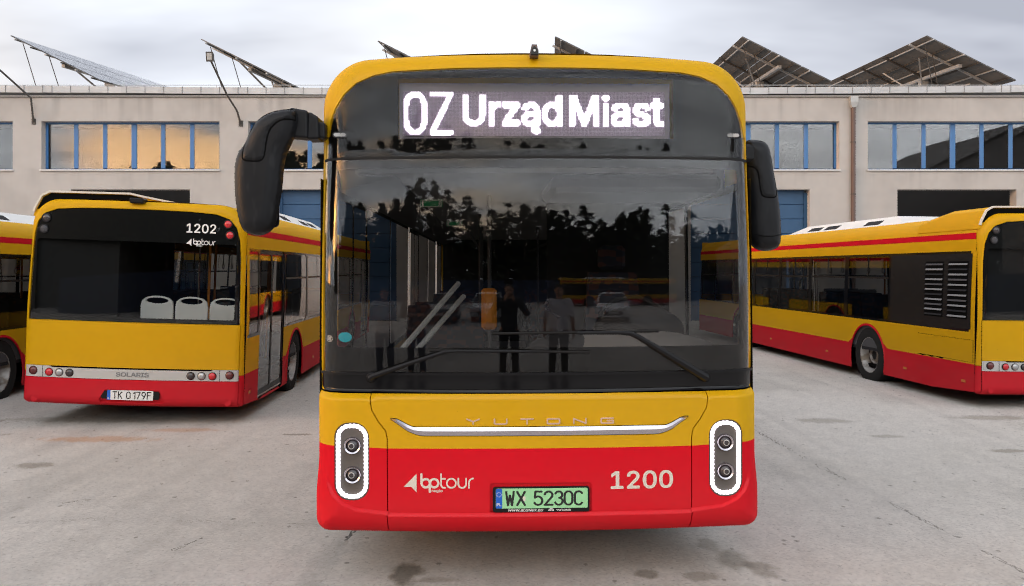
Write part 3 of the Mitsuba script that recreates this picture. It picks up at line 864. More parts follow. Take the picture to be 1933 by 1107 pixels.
def wheel(kit, x, y, s, r, w, parent=''):
    """An axle end at side s: tyre and dished rim with its holes and nuts."""
    k = kit.add('wheel', wheel_ring(r, w, s, x, y), 'rubber', parent, smooth=35)
    R = r * .60
    prof = [(0, .115), (.08, .112), (.09, .085), (.13, .085), (.14, .10), (R * .78, .145), (R * .90, .06), (R * .98, .012), (R * 1.03, .008), (R * 1.03, .03), (R * .92, .12), (R * .80, .22)]
    m = lathe(prof, (0, 0, 0), 'x', 48)
    v = np.array(m.vertices)
    v[:, 0] = s * (x - v[:, 0])
    v += [0, y, r]
    kit.add('rim', trimesh.Trimesh(v, m.faces, process=False), 'rim_metal', k, smooth=35)
    holes = cat([cyl((0, y + R * .58 * math.cos(t), r + R * .58 * math.sin(t)), .030, .004, 'x', 14) for t in np.arange(10) * np.pi / 5 + .2])
    v = np.array(holes.vertices)
    v[:, 0] = s * (x - .110 + v[:, 0])
    kit.add('hand_hole', trimesh.Trimesh(v, holes.faces, process=False), 'dark_void', k)
    kit.add('hub', cyl((s * (x - .10) - (.06 if s > 0 else -.0), y, r), .075, .10 if s > 0 else .06, 'x', 24), 'rubber', k, smooth=30)
    return k


def wheel_ring(r, w, s, x, y):
    prof = [(r * .60, .02), (r * .63, .0), (r * .80, -.012), (r * .93, .0), (r * .985, .02), (r, .05), (r, w - .05), (r * .985, w - .02), (r * .93, w), (r * .6, w), (r * .60, .02)]
    m = lathe(prof, (0, 0, 0), 'x', 56)
    v = np.array(m.vertices)
    v[:, 0] = s * (x - v[:, 0])
    return trimesh.Trimesh(v + [0, y, r], m.faces, process=False)


for y in (2.75, 8.65):
    for s in (-1, 1):
        wheel(B, 1.22, y, s, .48, .28)

# cab and saloon
def dome(c, r, zmin):
    v = ELL * np.asarray(r) + np.asarray(c)
    v[:, 2] = np.maximum(v[:, 2], zmin)
    return hull(v)


d = B.add('dashboard', cat(dome((.62, .62, 1.30), (.56, .34, .14), 1.0), box(-.42, 1.16, .30, .75, .9, 1.27, .03)), 'dash_grey', smooth=40)
B.add('instrument_hood', dome((.70, .78, 1.42), (.30, .16, .17), 1.2), 'cabin_dark', d, smooth=40)
B.add('console', dome((.22, .60, 1.32), (.26, .24, .10), 1.0), 'cabin_dark', d, smooth=40)
ang = np.linspace(0, 2 * np.pi, 33)
B.add('steering_wheel', cat(tube([(.70 + .235 * math.cos(t), .93 + .16 * math.sin(t), 1.46 + .17 * math.sin(t)) for t in ang], .016, 8), bar((.47, .93, 1.46), (.93, .93, 1.46), .03), tube([(.70, .93, 1.44), (.70, .70, 1.2)], .03)), 'cabin_dark', smooth=30)
st = B.add('driver_seat', cat(box(.45, .97, 1.35, 1.85, .95, 1.08, .04), hull(np.vstack([box(.46, .96, 1.82, 1.94, 1.05, 1.2).vertices, box(.52, .90, 1.96, 2.06, 1.75, 1.8).vertices])), box(.60, .82, 1.98, 2.06, 1.82, 2.02, .03)), 'seat_fabric')
B.add('pedestal', box(.55, .87, 1.4, 1.8, .36, .95), 'cabin_dark', st)
B.add('cab_partition', cat(box(.20, 1.22, 2.2, 2.24, .36, 2.40), box(.18, .21, 1.0, 2.2, .36, 1.50)), 'cabin_dark')
B.add('cab_roof_locker', box(.1, 1.15, .42, 1.3, 2.30, 2.41, .03), 'cabin_dark')
k = B.add('ticket_validator', hull(np.vstack([box(-.345, -.225, 1.75, 1.86, 1.36, 1.68, .02).vertices, box(-.325, -.245, 1.72, 1.86, 1.40, 1.62, .02).vertices])), 'orange_plastic')
for x, y in ((-.28, 1.95), (-.38, 4.2), (.40, 4.2), (-.38, 6.8), (.40, 6.8), (.40, 2.6)):
    B.add('grab_pole', tube([(x, y, .36), (x, y, 2.42)], .016), 'cabin_grey', smooth=30)
for s in (-1, 1):
    B.add('grab_rail', tube([(s * .45, 2.3, 2.15), (s * .45, 11.0, 2.15)], .016), 'cabin_grey', smooth=30)
for y in (3.3, 4.1, 7.1, 7.9, 8.7, 9.5):
    for x0 in (-1.15, .32):
        if x0 < 0 and y > 9:
            continue
        k = B.add('passenger_seat', cat(box(x0, x0 + .82, y, y + .42, .78, .86, .02), hull(np.vstack([box(x0, x0 + .82, y + .40, y + .46, .84, .9).vertices, box(x0 + .04, x0 + .78, y + .46, y + .52, 1.42, 1.46).vertices]))), 'seat_fabric')
        B.add('support', box(x0 + .05, x0 + .77, y + .1, y + .4, .36, .78), 'cabin_dark', k)
for (x, y, z, w) in ((-.76, 1.10, 2.26, .155), (-.62, 1.9, 2.17, .125)):
    k = B.add('exit_sign', xz(rrect(x, x + w, z, z + w * .34, .006), y, .004), 'sign_green')
    man = shapely.union_all([Point(.82, .78).buffer(.10), LineString([(.80, .62), (.70, .35), (.55, .12)]).buffer(.06), LineString([(.70, .35), (.86, .20), (.86, .05)]).buffer(.05), LineString([(.62, .50), (.80, .58), (.95, .42)]).buffer(.04)])
    pic = shapely.union_all([affinity.affine_transform(man, [w * .34, 0, 0, w * .34, x + w * .62, z]), sbox(x + w * .08, z + w * .05, x + w * .16, z + w * .29),
                             rrect(x + .003, x + w - .003, z + .003, z + w * .34 - .003, .004).difference(rrect(x + .007, x + w - .007, z + .007, z + w * .34 - .007, .003))])
    B.add('pictogram', xz(pic, y - .004, .001), 'letter_white', k)
for a, b in (((-1.10, .78, 1.02), (-.52, 1.75, 1.72)), ((-1.02, .80, 1.00), (-.48, 1.75, 1.62))):
    B.add('boarding_rail', tube([a, b], .020), 'cabin_light', smooth=30)

BUS_M = T().translate([.161, 4.50, 0]).rotate([0, 0, 1], 1.63).rotate([0, 1, 0], -.17)
B.place('city_bus', BUS_M)
say('city_bus', 'yellow and red low-floor bus facing forward with lit destination display', 'bus', 'parked city buses')
# ------------------------------------------------------------------ the diesel buses parked with their backs to the camera
REAR = Surf(1.265, .25, 2.640, .30, .05, .10, lambda x, z: x * x / 16 + .012 * np.maximum(z - 1.3, 0), (.03, 1.2, 2.6), .03)


def service_bus(numbered):
    """A 12 m bus from behind: x to its right, y forward, the rear face at y = 0."""
    K, S, L = Kit(), REAR, 12.0
    out = S.outline(.0012)
    glass = mirror_poly([(1.205, 1.225), (1.190, 2.0), (1.172, 2.22), (1.13, 2.36), (1.05, 2.455), (.90, 2.507), (.6, 2.525), (.3, 2.531)])
    lower = sbox(-1.215, .2, 1.215, 1.216)
    K.add('rear_frame', drape(S, out.intersection(sbox(-2, .628, 2, 4)).difference(glass.buffer(.004)).difference(lower), 0, .03, .02), 'service_yellow')
    K.add('rear_corner', drape(S, out.intersection(sbox(-2, 0, 2, .624)).difference(sbox(-1.215, 0, 1.215, 2)), 0, .03, .02), 'service_red')
    K.add('rear_backing', drape(S, out.buffer(-.02).intersection(sbox(-2, 0, 2, 1.24)), -.02, .06), 'dark_void')
    K.add('rear_window', drape(S, glass, -.002, .03), 'glass_rear')
    see = rrect(-1.14, 1.14, 1.275, 2.16, .03)
    K.add('window_border', drape(S, glass.buffer(-.003).difference(see), -.012, .03), 'black_satin')
    K.add('engine_hatch', drape(S, sbox(-1.209, .695, 1.209, 1.214), .004, .05, .02), 'service_yellow')
    strip = Polygon([(-1.209, .562), (1.209, .562), (1.209, .692), (.93, .692), (.90, .676), (-.90, .676), (-.93, .692), (-1.209, .692)])
    st = K.add('lamp_strip', drape(S, strip, .006, .04, .02), 'silver_plastic')
    for s in (-1, 1):
        K.add('joint', drape(S, sbox(s * 1.005 - .003, .563, s * 1.005 + .003, .690), .0075, .03), 'dark_void', st)
        for x, z, r, m in ((1.115, .632, .050, 'lamp_dark_red'), (.925, .620, .047, 'lamp_red'), (.805, .620, .047, 'lamp_clear'), (.685, .620, .047, 'lamp_smoke')):
            c = S.at(s * x, z, .006)
            k = K.add('tail_lamp', lathe([(0, -.022), (r * .5, -.020), (r * .86, -.010), (r * .86, .004)], c), m, smooth=True)
            K.add('bezel', lathe([(r * .84, -.004), (r * .90, -.010), (r, -.004), (r, .006)], c), 'black_satin', k, smooth=35)
        for z, m in ((2.400, 'lamp_red' if s > 0 else 'lamp_smoke'), (2.272, 'lamp_red' if s > 0 else 'cabin_grey')):
            x = 1.035 if z > 2.3 else 1.060
            c = S.at(s * x, z, .0)
            k = K.add('high_lamp', lathe([(0, -.016), (.024, -.014), (.042, -.004), (.042, .004)], c), m, smooth=True)
            K.add('bezel', lathe([(.040, -.004), (.046, -.008), (.054, -.002), (.054, .004)], c), 'cabin_dark', k, smooth=35)
        c = S.at(s * 1.10, .315, .004)
        K.add('tow_cap', lathe([(0, -.004), (.036, -.004), (.036, .0), (.040, .0), (.040, -.006), (.044, -.006), (.047, .002)], c), 'service_red', smooth=30)
    rec = Polygon([(-.34, .325), (-.27, .44), (.34, .44), (.40, .325), (.385, .29), (-.325, .29)])
    K.add('bumper', drape(S, sbox(-1.209, .255, 1.209, .558).difference(rec), .006, .04, .03), 'service_red')
    K.add('plate_recess', drape(S, rec.buffer(.004), -.016, .05), 'service_red')
    yp = float(S.at(0, .38)[1]) + .012
    pl = K.add('number_plate', xz(rrect(-.243, .277, .325, .437, .008), yp - .014, .003), 'plate_white')
    K.add('plate_lamp', xz(rrect(-.31, .345, .335, .425, .02), yp, .012), 'black_satin')
    if numbered:
        K.add('country_band', xz(sbox(-.2425, .3255, -.205, .4365), yp - .017, .001), 'eu_blue', pl)
        K.add('country_code', xz(fit(text_poly('PL', .02, True), -.236, -.212, .335, .352), yp - .018, .0008), 'letter_white', pl)
        ch = shapely.union_all([glyph(c, x, .343, .040, .076, .0115) for c, x in zip('TK0179F', (-.175, -.115, -.022, .048, .090, .150, .212))])
        K.add('characters', xz(ch, yp - .017, .001), 'ink', pl)
        K.add('fleet_number', drape(S, fit(text_poly('1202', .1, True), .575, .905, 2.283, 2.393), .002, .03, .0, True), 'letter_white')
        K.add('operator_logo', drape(S, logo_poly(.575, .905, 2.172), .002, .03, .0, True), 'letter_white')
        K.add('raised_lettering', drape(S, fit(text_poly('SOLARIS', .05, True), -.15, .22, .594, .646), .011, .02, .006, True), 'slat_metal', st)
    K.add('notice', drape(S, sbox(-.14, 2.215, .19, 2.405), -.014, .05), 'cabin_grey')
    K.add('rear_camera', box(-.06, .10, -.035, .10, 2.60, 2.66, .012), 'black_satin')
    # roof, rear fairing, cooling unit
    q = np.array(rrect2(1.265, .25, 2.640, .30, .05, 12))
    top = S.warp(np.vstack([q[:12], [(x, 2.64) for x in np.linspace(.85, -.85, 11)], q[12:24]]))
    low = [(wallx(S, z) , z) for z in (2.13, 2.22)]
    ring = np.array(low + [tuple(t) for t in top] + [(-x, z) for x, z in low[::-1]], float)
    K.add('roof', skin(S, ring, L), 'service_yellow', smooth=40)
    for s in (-1, 1):
        K.add('red_stripe', side(S, s, sbox(yrim(S, 2.3) - .02, 2.290, L, 2.372), .004), 'service_red', smooth=30)
    fx = [(-1.225, 2.42), (-1.20, 2.53), (-1.13, 2.66), (-1.04, 2.708), (-.12, 2.718), (.02, 2.690), (.50, 2.61), (.50, 2.5), (-1.2, 2.42)]
    fair = hull([(x, .16, z) for x, z in fx] + [(x, .95, z) for x, z in fx] + [(x, 1.55, min(z, 2.58)) for x, z in fx])
    f = K.add('roof_fairing', fair, 'service_yellow', smooth=25)
    K.add('grille', xz(Polygon([(-1.185, 2.50), (-1.115, 2.645), (-1.03, 2.692), (-.125, 2.702), (.01, 2.675), (.09, 2.64), (-.1, 2.60), (-.9, 2.56)]), .158, .002), 'dark_void', f)
    top_e = [(-1.215, 2.47), (-1.195, 2.53), (-1.127, 2.662), (-1.038, 2.710), (-.12, 2.720), (.02, 2.692), (.50, 2.612)]
    K.add('rim', xz(LineString(top_e).buffer(.011, 4, cap_style='flat'), .161, .028), 'letter_cream', f)
    for x0, z0 in ((.14, 2.632), (.28, 2.613)):
        K.add('slot', hull([(x0, .14 + .0, z0 - .018), (x0 + .09, .14, z0 - .036), (x0, .14, z0 + .012), (x0 + .09, .14, z0 - .008), (x0, .128, z0 - .018), (x0 + .09, .128, z0 - .036), (x0, .128, z0 + .012), (x0 + .09, .128, z0 - .008)]), 'dark_void', f)
    ac = hull(np.vstack([box(-1.05, 1.05, 2.2, 6.7, 2.54, 2.59).vertices, box(-.80, .80, 2.8, 6.2, 2.735, 2.765, .01).vertices]))
    a = K.add('cooling_unit', ac, 'white_paint', smooth=20)
    for s in (-1, 1):
        for y in (3.1, 4.6, 5.3):
            u = [(s * (1.05 - .25 * t), y + dy, 2.59 + .165 * t) for t in (.28, .72) for dy in (0, .52)]
            nrm = np.array([s * .55, 0, .83])
            K.add('vent', hull([np.array(p) + o * nrm for p in u for o in (-.01, .004)]), 'cabin_dark', a)
    # sides
    arches = [Point(2.92, .42).buffer(.55), Point(8.8, .42).buffer(.55)]
    for s in (-1, 1):
        y0 = yrim(S, .9) - .032
        doors = [sbox(y, .25, y + w, 2.13) for y, w in ((.78, 1.32), (5.4, 1.32), (10.35, 1.2))] if s > 0 else []
        red = Polygon([(y0, .275), (1.1, .215), (L, .215), (L, .636), (y0, .636)]).union(shapely.union_all([Point(2.92, .42).buffer(.575), Point(8.8, .42).buffer(.575)]).intersection(sbox(0, .3, L, 2)))
        red = red.union(Polygon([(2.28, .63), (2.40, .70), (3.44, .70), (3.56, .63)]))
        cut = shapely.union_all(arches + doors)
        pan = sbox(y0, .3, L, 1.056).difference(red).difference(cut)
        for g in polys(pan.difference(sbox(.196, .655, 1.459, .954)) if s < 0 else pan):
            p = K.add('side_panel', side(S, s, g), 'service_yellow', smooth=30)
        for g in polys(red.difference(cut)):
            K.add('skirt_panel', side(S, s, g), 'service_red', smooth=30)
        for c in arches:
            t = np.linspace(math.radians(-18), math.radians(198), 30)
            K.add('arch_trim', tube([(s * (S.hw + .0), c.centroid.x + .55 * math.cos(u), max(.42 + .55 * math.sin(u), .23)) for u in t], .012, 6), 'service_red', p, smooth=40)
        if s < 0:
            K.add('service_flap', side(S, s, sbox(.20, .660, 1.455, .950), .004), 'service_yellow', p)
            bays = [(2.25, 3.62), (3.68, 5.05), (5.11, 6.48), (6.54, 7.91), (7.97, 9.34), (9.40, 10.6), (10.65, 11.85)]
        else:
            bays = [(.22, .74), (2.16, 3.7), (3.75, 5.34), (6.78, 8.4), (8.45, 10.3), (11.6, 11.9)]
        for a0, b0 in bays:
            w = K.add('side_window', side(S, s, sbox(a0, 1.06, b0, 2.128), -.006), 'glass_tint', smooth=30)
            if b0 - a0 > 1:
                K.add('hopper_bar', cat(side(S, s, sbox(a0 + .05, 1.735, b0 - .05, 1.765), .001), side(S, s, sbox((a0 + b0) / 2 - .012, 1.765, (a0 + b0) / 2 + .012, 2.10), .001)), 'black_satin', w)
        fr = sbox(y0 + .12, 1.056, L - .1, 2.132).difference(shapely.union_all([rrect(a0 + .035, b0 - .035, 1.095, 2.095, .03) for a0, b0 in bays] + doors))
        if s > 0:
            fr = fr.union(sbox(.22, 1.056, .74, 1.095))
        K.add('window_frame', side(S, s, fr, .001), 'black_gloss', smooth=30)
        K.add('corner_post', side(S, s, sbox(y0, 1.056, y0 + .12, 2.135)), 'service_yellow', smooth=30)
        for d in doors:
            x0, z0, x1, z1 = d.bounds
            xm = (x0 + x1) / 2
            holes = shapely.union_all([rrect(x0 + .05, xm - .03, .34, 2.07, .03), rrect(xm + .03, x1 - .05, .34, 2.07, .03)])
            k = K.add('door', side(S, s, d.intersection(sbox(0, .28, 20, 3)).difference(holes), -.012), 'black_satin', smooth=30)
            K.add('pane', side(S, s, sbox(x0 + .04, .32, x1 - .04, 2.09), -.020), 'glass_tint', k, smooth=30)
            for x in (xm - .04, xm + .04):
                K.add('handrail', tube([(s * 1.15, x, 1.0), (s * 1.15, x + (.0), 1.6)], .014, 6), 'steel_tube', k, smooth=30)
            K.add('step_edge', box(1.18, 1.245, x0, x1, .25, .285), 'silver_plastic', k)
        if s < 0:   # engine ventilation panel
            vp = K.add('vent_panel', side(S, s, sbox(.25, 1.09, 2.22, 2.10), .006), 'black_satin')
            for y in (.32, .86):
                K.add('vent_void', side(S, s, sbox(y, 1.22, y + .44, 2.0), .0075), 'dark_void', vp)
                for i in range(11):
                    z = 1.245 + i * .0705
                    xx = float(wallx(S, z))
                    K.add('slat', hull([(s * (xx + o), yy, zz) for yy in (y + .015, y + .42) for o, zz in ((.009, z + .016), (.010, z + .020), (.022, z - .001), (.019, z - .005))]), ('slat_metal', 'cabin_dark', 'slat_metal', 'cabin_grey')[(i + (y > .5)) % 4], vp)
        for y in (.35, 1.75, 4.3, 6.9):
            if not any(d.bounds[0] < y < d.bounds[2] for d in doors):
                K.add('side_reflector', box(s * 1.266 - .004, s * 1.266 + .004, y, y + .09, .375, .41), 'reflector_orange')
        K.add('valve_cap', cyl((s * 1.262, .45 if s > 0 else 4.9, .40), .022, .012 * 1, 'x', 14), 'service_red')
        # lining below the windows
        K.add('inner_lining', box(min(s * 1.20, s * 1.225), max(s * 1.20, s * 1.225), 2.2, 5.3, .6, 1.05), 'cabin_grey')
    K.add('front_wall', cat(box(-1.2, 1.2, L - .06, L, .4, 1.2), box(-1.2, 1.2, L - .06, L, 2.2, 2.62)), 'service_yellow')
    K.add('front_window', box(-1.2, 1.2, L - .03, L - .02, 1.2, 2.2), 'glass_tint')
    K.add('floor', box(-1.22, 1.22, .3, L - .1, .55, .60), 'cabin_dark')
    K.add('ceiling', box(-1.1, 1.1, .25, L - .1, 2.24, 2.28), 'ceiling_pale')
    K.add('chassis', box(-1.15, 1.15, .18, L - .2, .26, .32), 'dark_void')
    K.add('engine_tower', box(-1.20, -.22, .14, 1.9, .6, 2.24), 'cabin_dark')
    K.add('engine_deck', box(-.2, 1.2, .14, .75, .6, 1.18), 'cabin_dark')
    for x in (.165, .570, .975):   # seat shells against the back window
        sh = [(x - .186, 1.20), (x - .190, 1.40), (x - .178, 1.465), (x - .13, 1.505), (x - .05, 1.525)]
        shell = Polygon(sh + [(2 * x - a0, b0) for a0, b0 in sh[::-1]])
        hole = Polygon([(x + .132 * math.cos(t), 1.470 + .036 * math.sin(t)) for t in np.linspace(0, 2 * np.pi, 20)])
        k = K.add('rear_seat', xz(shell.difference(hole), .34, .03), 'white_shell')
        K.add('cushion', box(x - .15, x + .15, .35, .75, 1.18, 1.24, .02), 'seat_fabric', k)
    for y in (3.4, 4.2, 5.0, 7.0, 7.8):
        for x0 in (-1.12, .30):
            if x0 > 0 and y in (5.0,):
                continue
            k = K.add('passenger_seat', cat(box(x0, x0 + .8, y, y + .4, .98, 1.04, .02), box(x0, x0 + .8, y - .04, y, 1.0, 1.46, .015)), 'seat_fabric' if x0 < 0 else 'cabin_grey')
            K.add('support', box(x0 + .05, x0 + .75, y + .1, y + .35, .6, .98), 'cabin_dark', k)
    for x, y, m in ((.55, 1.0, 'orange_plastic'), (.22, 2.3, 'orange_plastic'), (-.30, 3.2, 'steel_tube'), (.3, 5.2, 'orange_plastic'), (-.3, 6.8, 'steel_tube'), (1.0, 2.2, 'orange_plastic')):
        K.add('grab_pole', tube([(x, y, .6), (x, y, 2.24)], .017, 8), m, smooth=30)
    for y in np.arange(2.4, 8, .5):
        K.add('hand_strap', cat(tube([(-.45, y, 2.1), (-.45, y, 1.92)], .008, 5), tube([(-.45, y + .045 * math.sin(t), 1.87 + .05 * math.cos(t)) for t in np.linspace(0, 2 * np.pi, 9)], .008, 5)), 'cabin_light')
    K.add('grab_rail', tube([(-.45, 2.0, 2.1), (-.45, 9, 2.1)], .015, 8), 'orange_plastic', smooth=30)
    for y in (2.92, 8.8):
        for s in (-1, 1):
            wheel(K, 1.235, y, s, .47, .28)
        K.add('wheel_housing', cat(*[box(min(s * .90, s * 1.21), max(s * .90, s * 1.21), y - .58, y + .58, .98, 1.05) for s in (-1, 1)], *[box(min(s * .86, s * .90), max(s * .86, s * .90), y - .6, y + .6, .3, 1.05) for s in (-1, 1)]), 'dark_void')
    return K


SB = service_bus(True)
plain = ('fleet_number', 'operator_logo')


def bus_at(key, x, y, yaw, roll, z, label, copy=True):
    M = T().translate([x, y, z]).rotate([0, 0, 1], yaw).rotate([0, 1, 0], roll)
    SB.place(key, M, skip=plain if copy else ())
    if copy:
        for k in [k for k in scene if k.startswith(key + '__number_plate__') or k.startswith(key + '__lamp_strip__raised')]:
            del scene[k]
    say(key, label, 'bus', 'parked city buses')


bus_at('city_bus_001', -4.44, 9.3, 3.0, 2.0, -.01, 'yellow and red bus seen from behind, 1202 on its back window', False)
bus_at('city_bus_002', 7.345, 10.5, 4.2, .3, -.07, 'yellow and red bus showing louvred vents and white roof unit, right of the lit bus')
bus_at('city_bus_003', -8.27, 8.30, 3.0, .5, -.08, 'yellow and red bus cut off by the picture edge, beyond the bus numbered 1202')
bus_at('city_bus_005', 1.15, 17.4, .8, 0, 0, 'yellow bus parked behind the lit bus, seen only reflected in its neighbours side windows')
# ------------------------------------------------------------------ the depot
FY = 28.0                                                          # the facade's plane
BAY, C0 = 7.185, -13.27                                            # bay width, centre of the first window
K = Kit()
zt = 7.86
wall = sbox(-40, 0, 40, zt)
wins, doors = [], []
for i in range(-3, 6):
    c = C0 + i * BAY
    wins.append((c - 3.095, c + 3.095))
    doors.append((c - 2.07, c + 2.07))
ZS, ZW, ZD = 5.29, 6.97, 4.60
holes = [sbox(a, ZS, b, ZW) for a, b in wins] + [sbox(a, -.1, b, ZD) for a, b in doors]
m = xz(wall.difference(shapely.union_all(holes)), FY + .38, .38)
K.add('facade', m, 'plaster')
mat('seam_metal', (.20, .20, .20), .6)
K.add('rear_wall', box(-40, 40, 62, 62.3, 0, 7.9), 'plaster')
K.add('gable_wall', box(-40, -39.7, FY + .38, 62, 0, 7.9), 'plaster')
K.add('gable_wall', box(39.7, 40, FY + .38, 62, 0, 7.9), 'plaster')
K.add('roof_deck', box(-39.9, 39.9, FY + .3, 62.2, 7.45, 7.6), 'concrete')
K.add('hall_floor', box(-39.7, 39.7, FY + .4, 62, -.2, .006), 'concrete')
K.add('gallery', box(-39.7, 39.7, FY + 4.0, FY + 4.2, 0, 7.4), 'cabin_grey')
rise = lambda x: 7.86 + .10 * (abs(x) / 18) ** 1.5
rng = random.Random(5)
x = -24.0
while x < 24:                                                      # sheet-metal coping, piece by piece
    wd = .645 * (1 if rng.random() > .12 else .5)
    a, b = rise(x), rise(x + wd)
    j = rng.uniform(-.006, .006)
    g = .008
    K.add('coping_sheet', hull([(q, y, z + j) for q, zz in ((x + g / 2, a), (x + wd - g / 2, b)) for y, z in ((FY - .10, zz), (FY - .105, zz + .225), (FY + .5, zz + .245), (FY + .5, zz))]), 'coping_metal')
    K.add('coping_seam', hull([(q, y, z) for q in (x + wd - .012, x + wd + .012) for y, z in ((FY - .112, b + .01), (FY - .116, b + .235), (FY + .3, b + .255), (FY + .3, b + .01))]), 'seam_metal')
    x += wd
K.add('roof_wire', cat(tube([(-24, FY + .35, 8.30), (24, FY + .35, 8.30)], .011, 5), *[tube([(q, FY + .35, 8.0), (q, FY + .35, 8.31)], .011, 5) for q in np.arange(-23.4, 24, 2.6)]), 'galvanised')
K.add('soffit', box(-40, 40, FY - .06, FY + .1, 7.80, 7.862), 'concrete')
for a, b in wins:
    k = K.add('window', box(a - .04, b + .04, FY - .07, FY + .12, ZS - .055, ZS - .005), 'sill_metal')
    fr = [(a, b, ZS, ZS + .07), (a, b, ZW - .07, ZW), (a, a + .07, ZS, ZW), (b - .07, b, ZS, ZW)]
    K.add('frame', cat(*[box(p, q, FY + .26, FY + .32, r, s) for p, q, r, s in ((a, b, ZS + .001, ZS + .05), (a, b, ZW - .06, ZW - .001), (a + .001, a + .08, ZS + .07, ZW - .07), (b - .08, b - .001, ZS + .07, ZW - .07))]), 'blue_frame', k)
    xs_ = np.linspace(a + .04, b - .04, 7)
    for i in range(1, 6):
        wd = .075 if i not in (3,) else .095
        K.add('mullion', box(xs_[i] - wd, xs_[i] + wd, FY + .265, FY + .325, ZS + .07, ZW - .07, .01), 'blue_frame', k)
    tilt = random.Random(int(a * 10))
    for i in range(6):
        t, u = tilt.uniform(-.006, .006), tilt.uniform(-.005, .005)
        p, q = xs_[i] + .07, xs_[i + 1] - .07
        V = np.array([[p, FY + .29 - t, ZS + .06], [q, FY + .29 + t, ZS + .06], [q, FY + .29 + t + u, ZW - .06], [p, FY + .29 - t + u, ZW - .06]])
        K.add('pane', trimesh.Trimesh(V, [[0, 1, 2], [0, 2, 3]], process=False), 'glass_building', k)
for i, (a, b) in enumerate(doors):
    if i in (3, 5, 7):                                             # three bays stand open
        continue
    k = K.add('gate', box(a + .0, a + .10, FY + .25, FY + .36, 0, ZD - .1), 'blue_door')
    K.add('jamb', box(b - .10, b, FY + .25, FY + .36, 0, ZD - .1), 'blue_door', k)
    for r in range(9):
        z = .02 + r * .51
        K.add('panel', box(a + .10, b - .10, FY + .30, FY + .34, z, min(z + .50, ZD), .012), 'blue_door', k)
K.add('downpipe', cat(tube([(11.83, FY - .09, 7.55), (11.83, FY - .09, .1)], .075, 14)), 'brown_pipe', smooth=40)
K.add('rain_hopper', hull(np.vstack([box(11.70, 11.96, FY - .20, FY - .0, 7.60, 7.80).vertices, box(11.75, 11.91, FY - .17, FY - .01, 7.42, 7.44).vertices])), 'galvanised')
for z in (6.2, 4.4, 2.6):
    K.add('pipe_clip', cyl((11.83, FY - .09, z), .085, .04, 'z', 16), 'dark_steel')
K.place('bus_depot')
say('bus_depot', 'long beige two-storey bus depot with blue-framed ribbon windows and wide gates', 'building')
labels['bus_depot__downpipe'] = {'label': 'brown rain pipe on the facade'}


def flood(key, x0, z0, pts, label):
    k = Kit()
    p = [(x0, FY - .04, z0), *pts]
    k.add('bracket_arm', tube(p, .034, 8), 'dark_steel', smooth=40)
    k.add('wall_plate', box(x0 - .07, x0 + .07, FY - .03, FY, z0 - .1, z0 + .1), 'dark_steel')
    e = np.array(pts[-1], float)
    f = .78
    hd = hull([e + f * np.array(q) for q in ((-.17, -.10, -.05), (.13, -.10, -.05), (-.17, -.16, .36), (.13, -.16, .36), (-.14, .10, 0), (.10, .10, 0), (-.14, .08, .30), (.10, .08, .30))])
    k.add('lamp_head', hd, 'dark_steel')
    k.add('lens', hull([e + f * np.array(q) for q in ((-.12, -.118, .03), (.08, -.118, .03), (-.12, -.172, .30), (.08, -.172, .30), (-.12, -.105, .03), (.08, -.105, .03), (-.12, -.158, .30), (.08, -.158, .30))]), 'galvanised')
    k.place(key)
    say(key, label, 'lamp', 'floodlights on the depot wall')


flood('flood_light', -16.62, 6.95, [(-16.58, FY - .25, 7.72), (-16.85, FY - .5, 8.05), (-17.35, FY - 1.3, 8.75)], 'floodlight on a bent arm at the far left end of the depot wall')
flood('flood_light_001', -9.42, 6.88, [(-9.50, FY - .2, 7.30), (-9.72, FY - .5, 7.75), (-9.98, FY - 1.3, 8.72)], 'floodlight on a bent arm above the depot wall, behind the lit bus mirror')


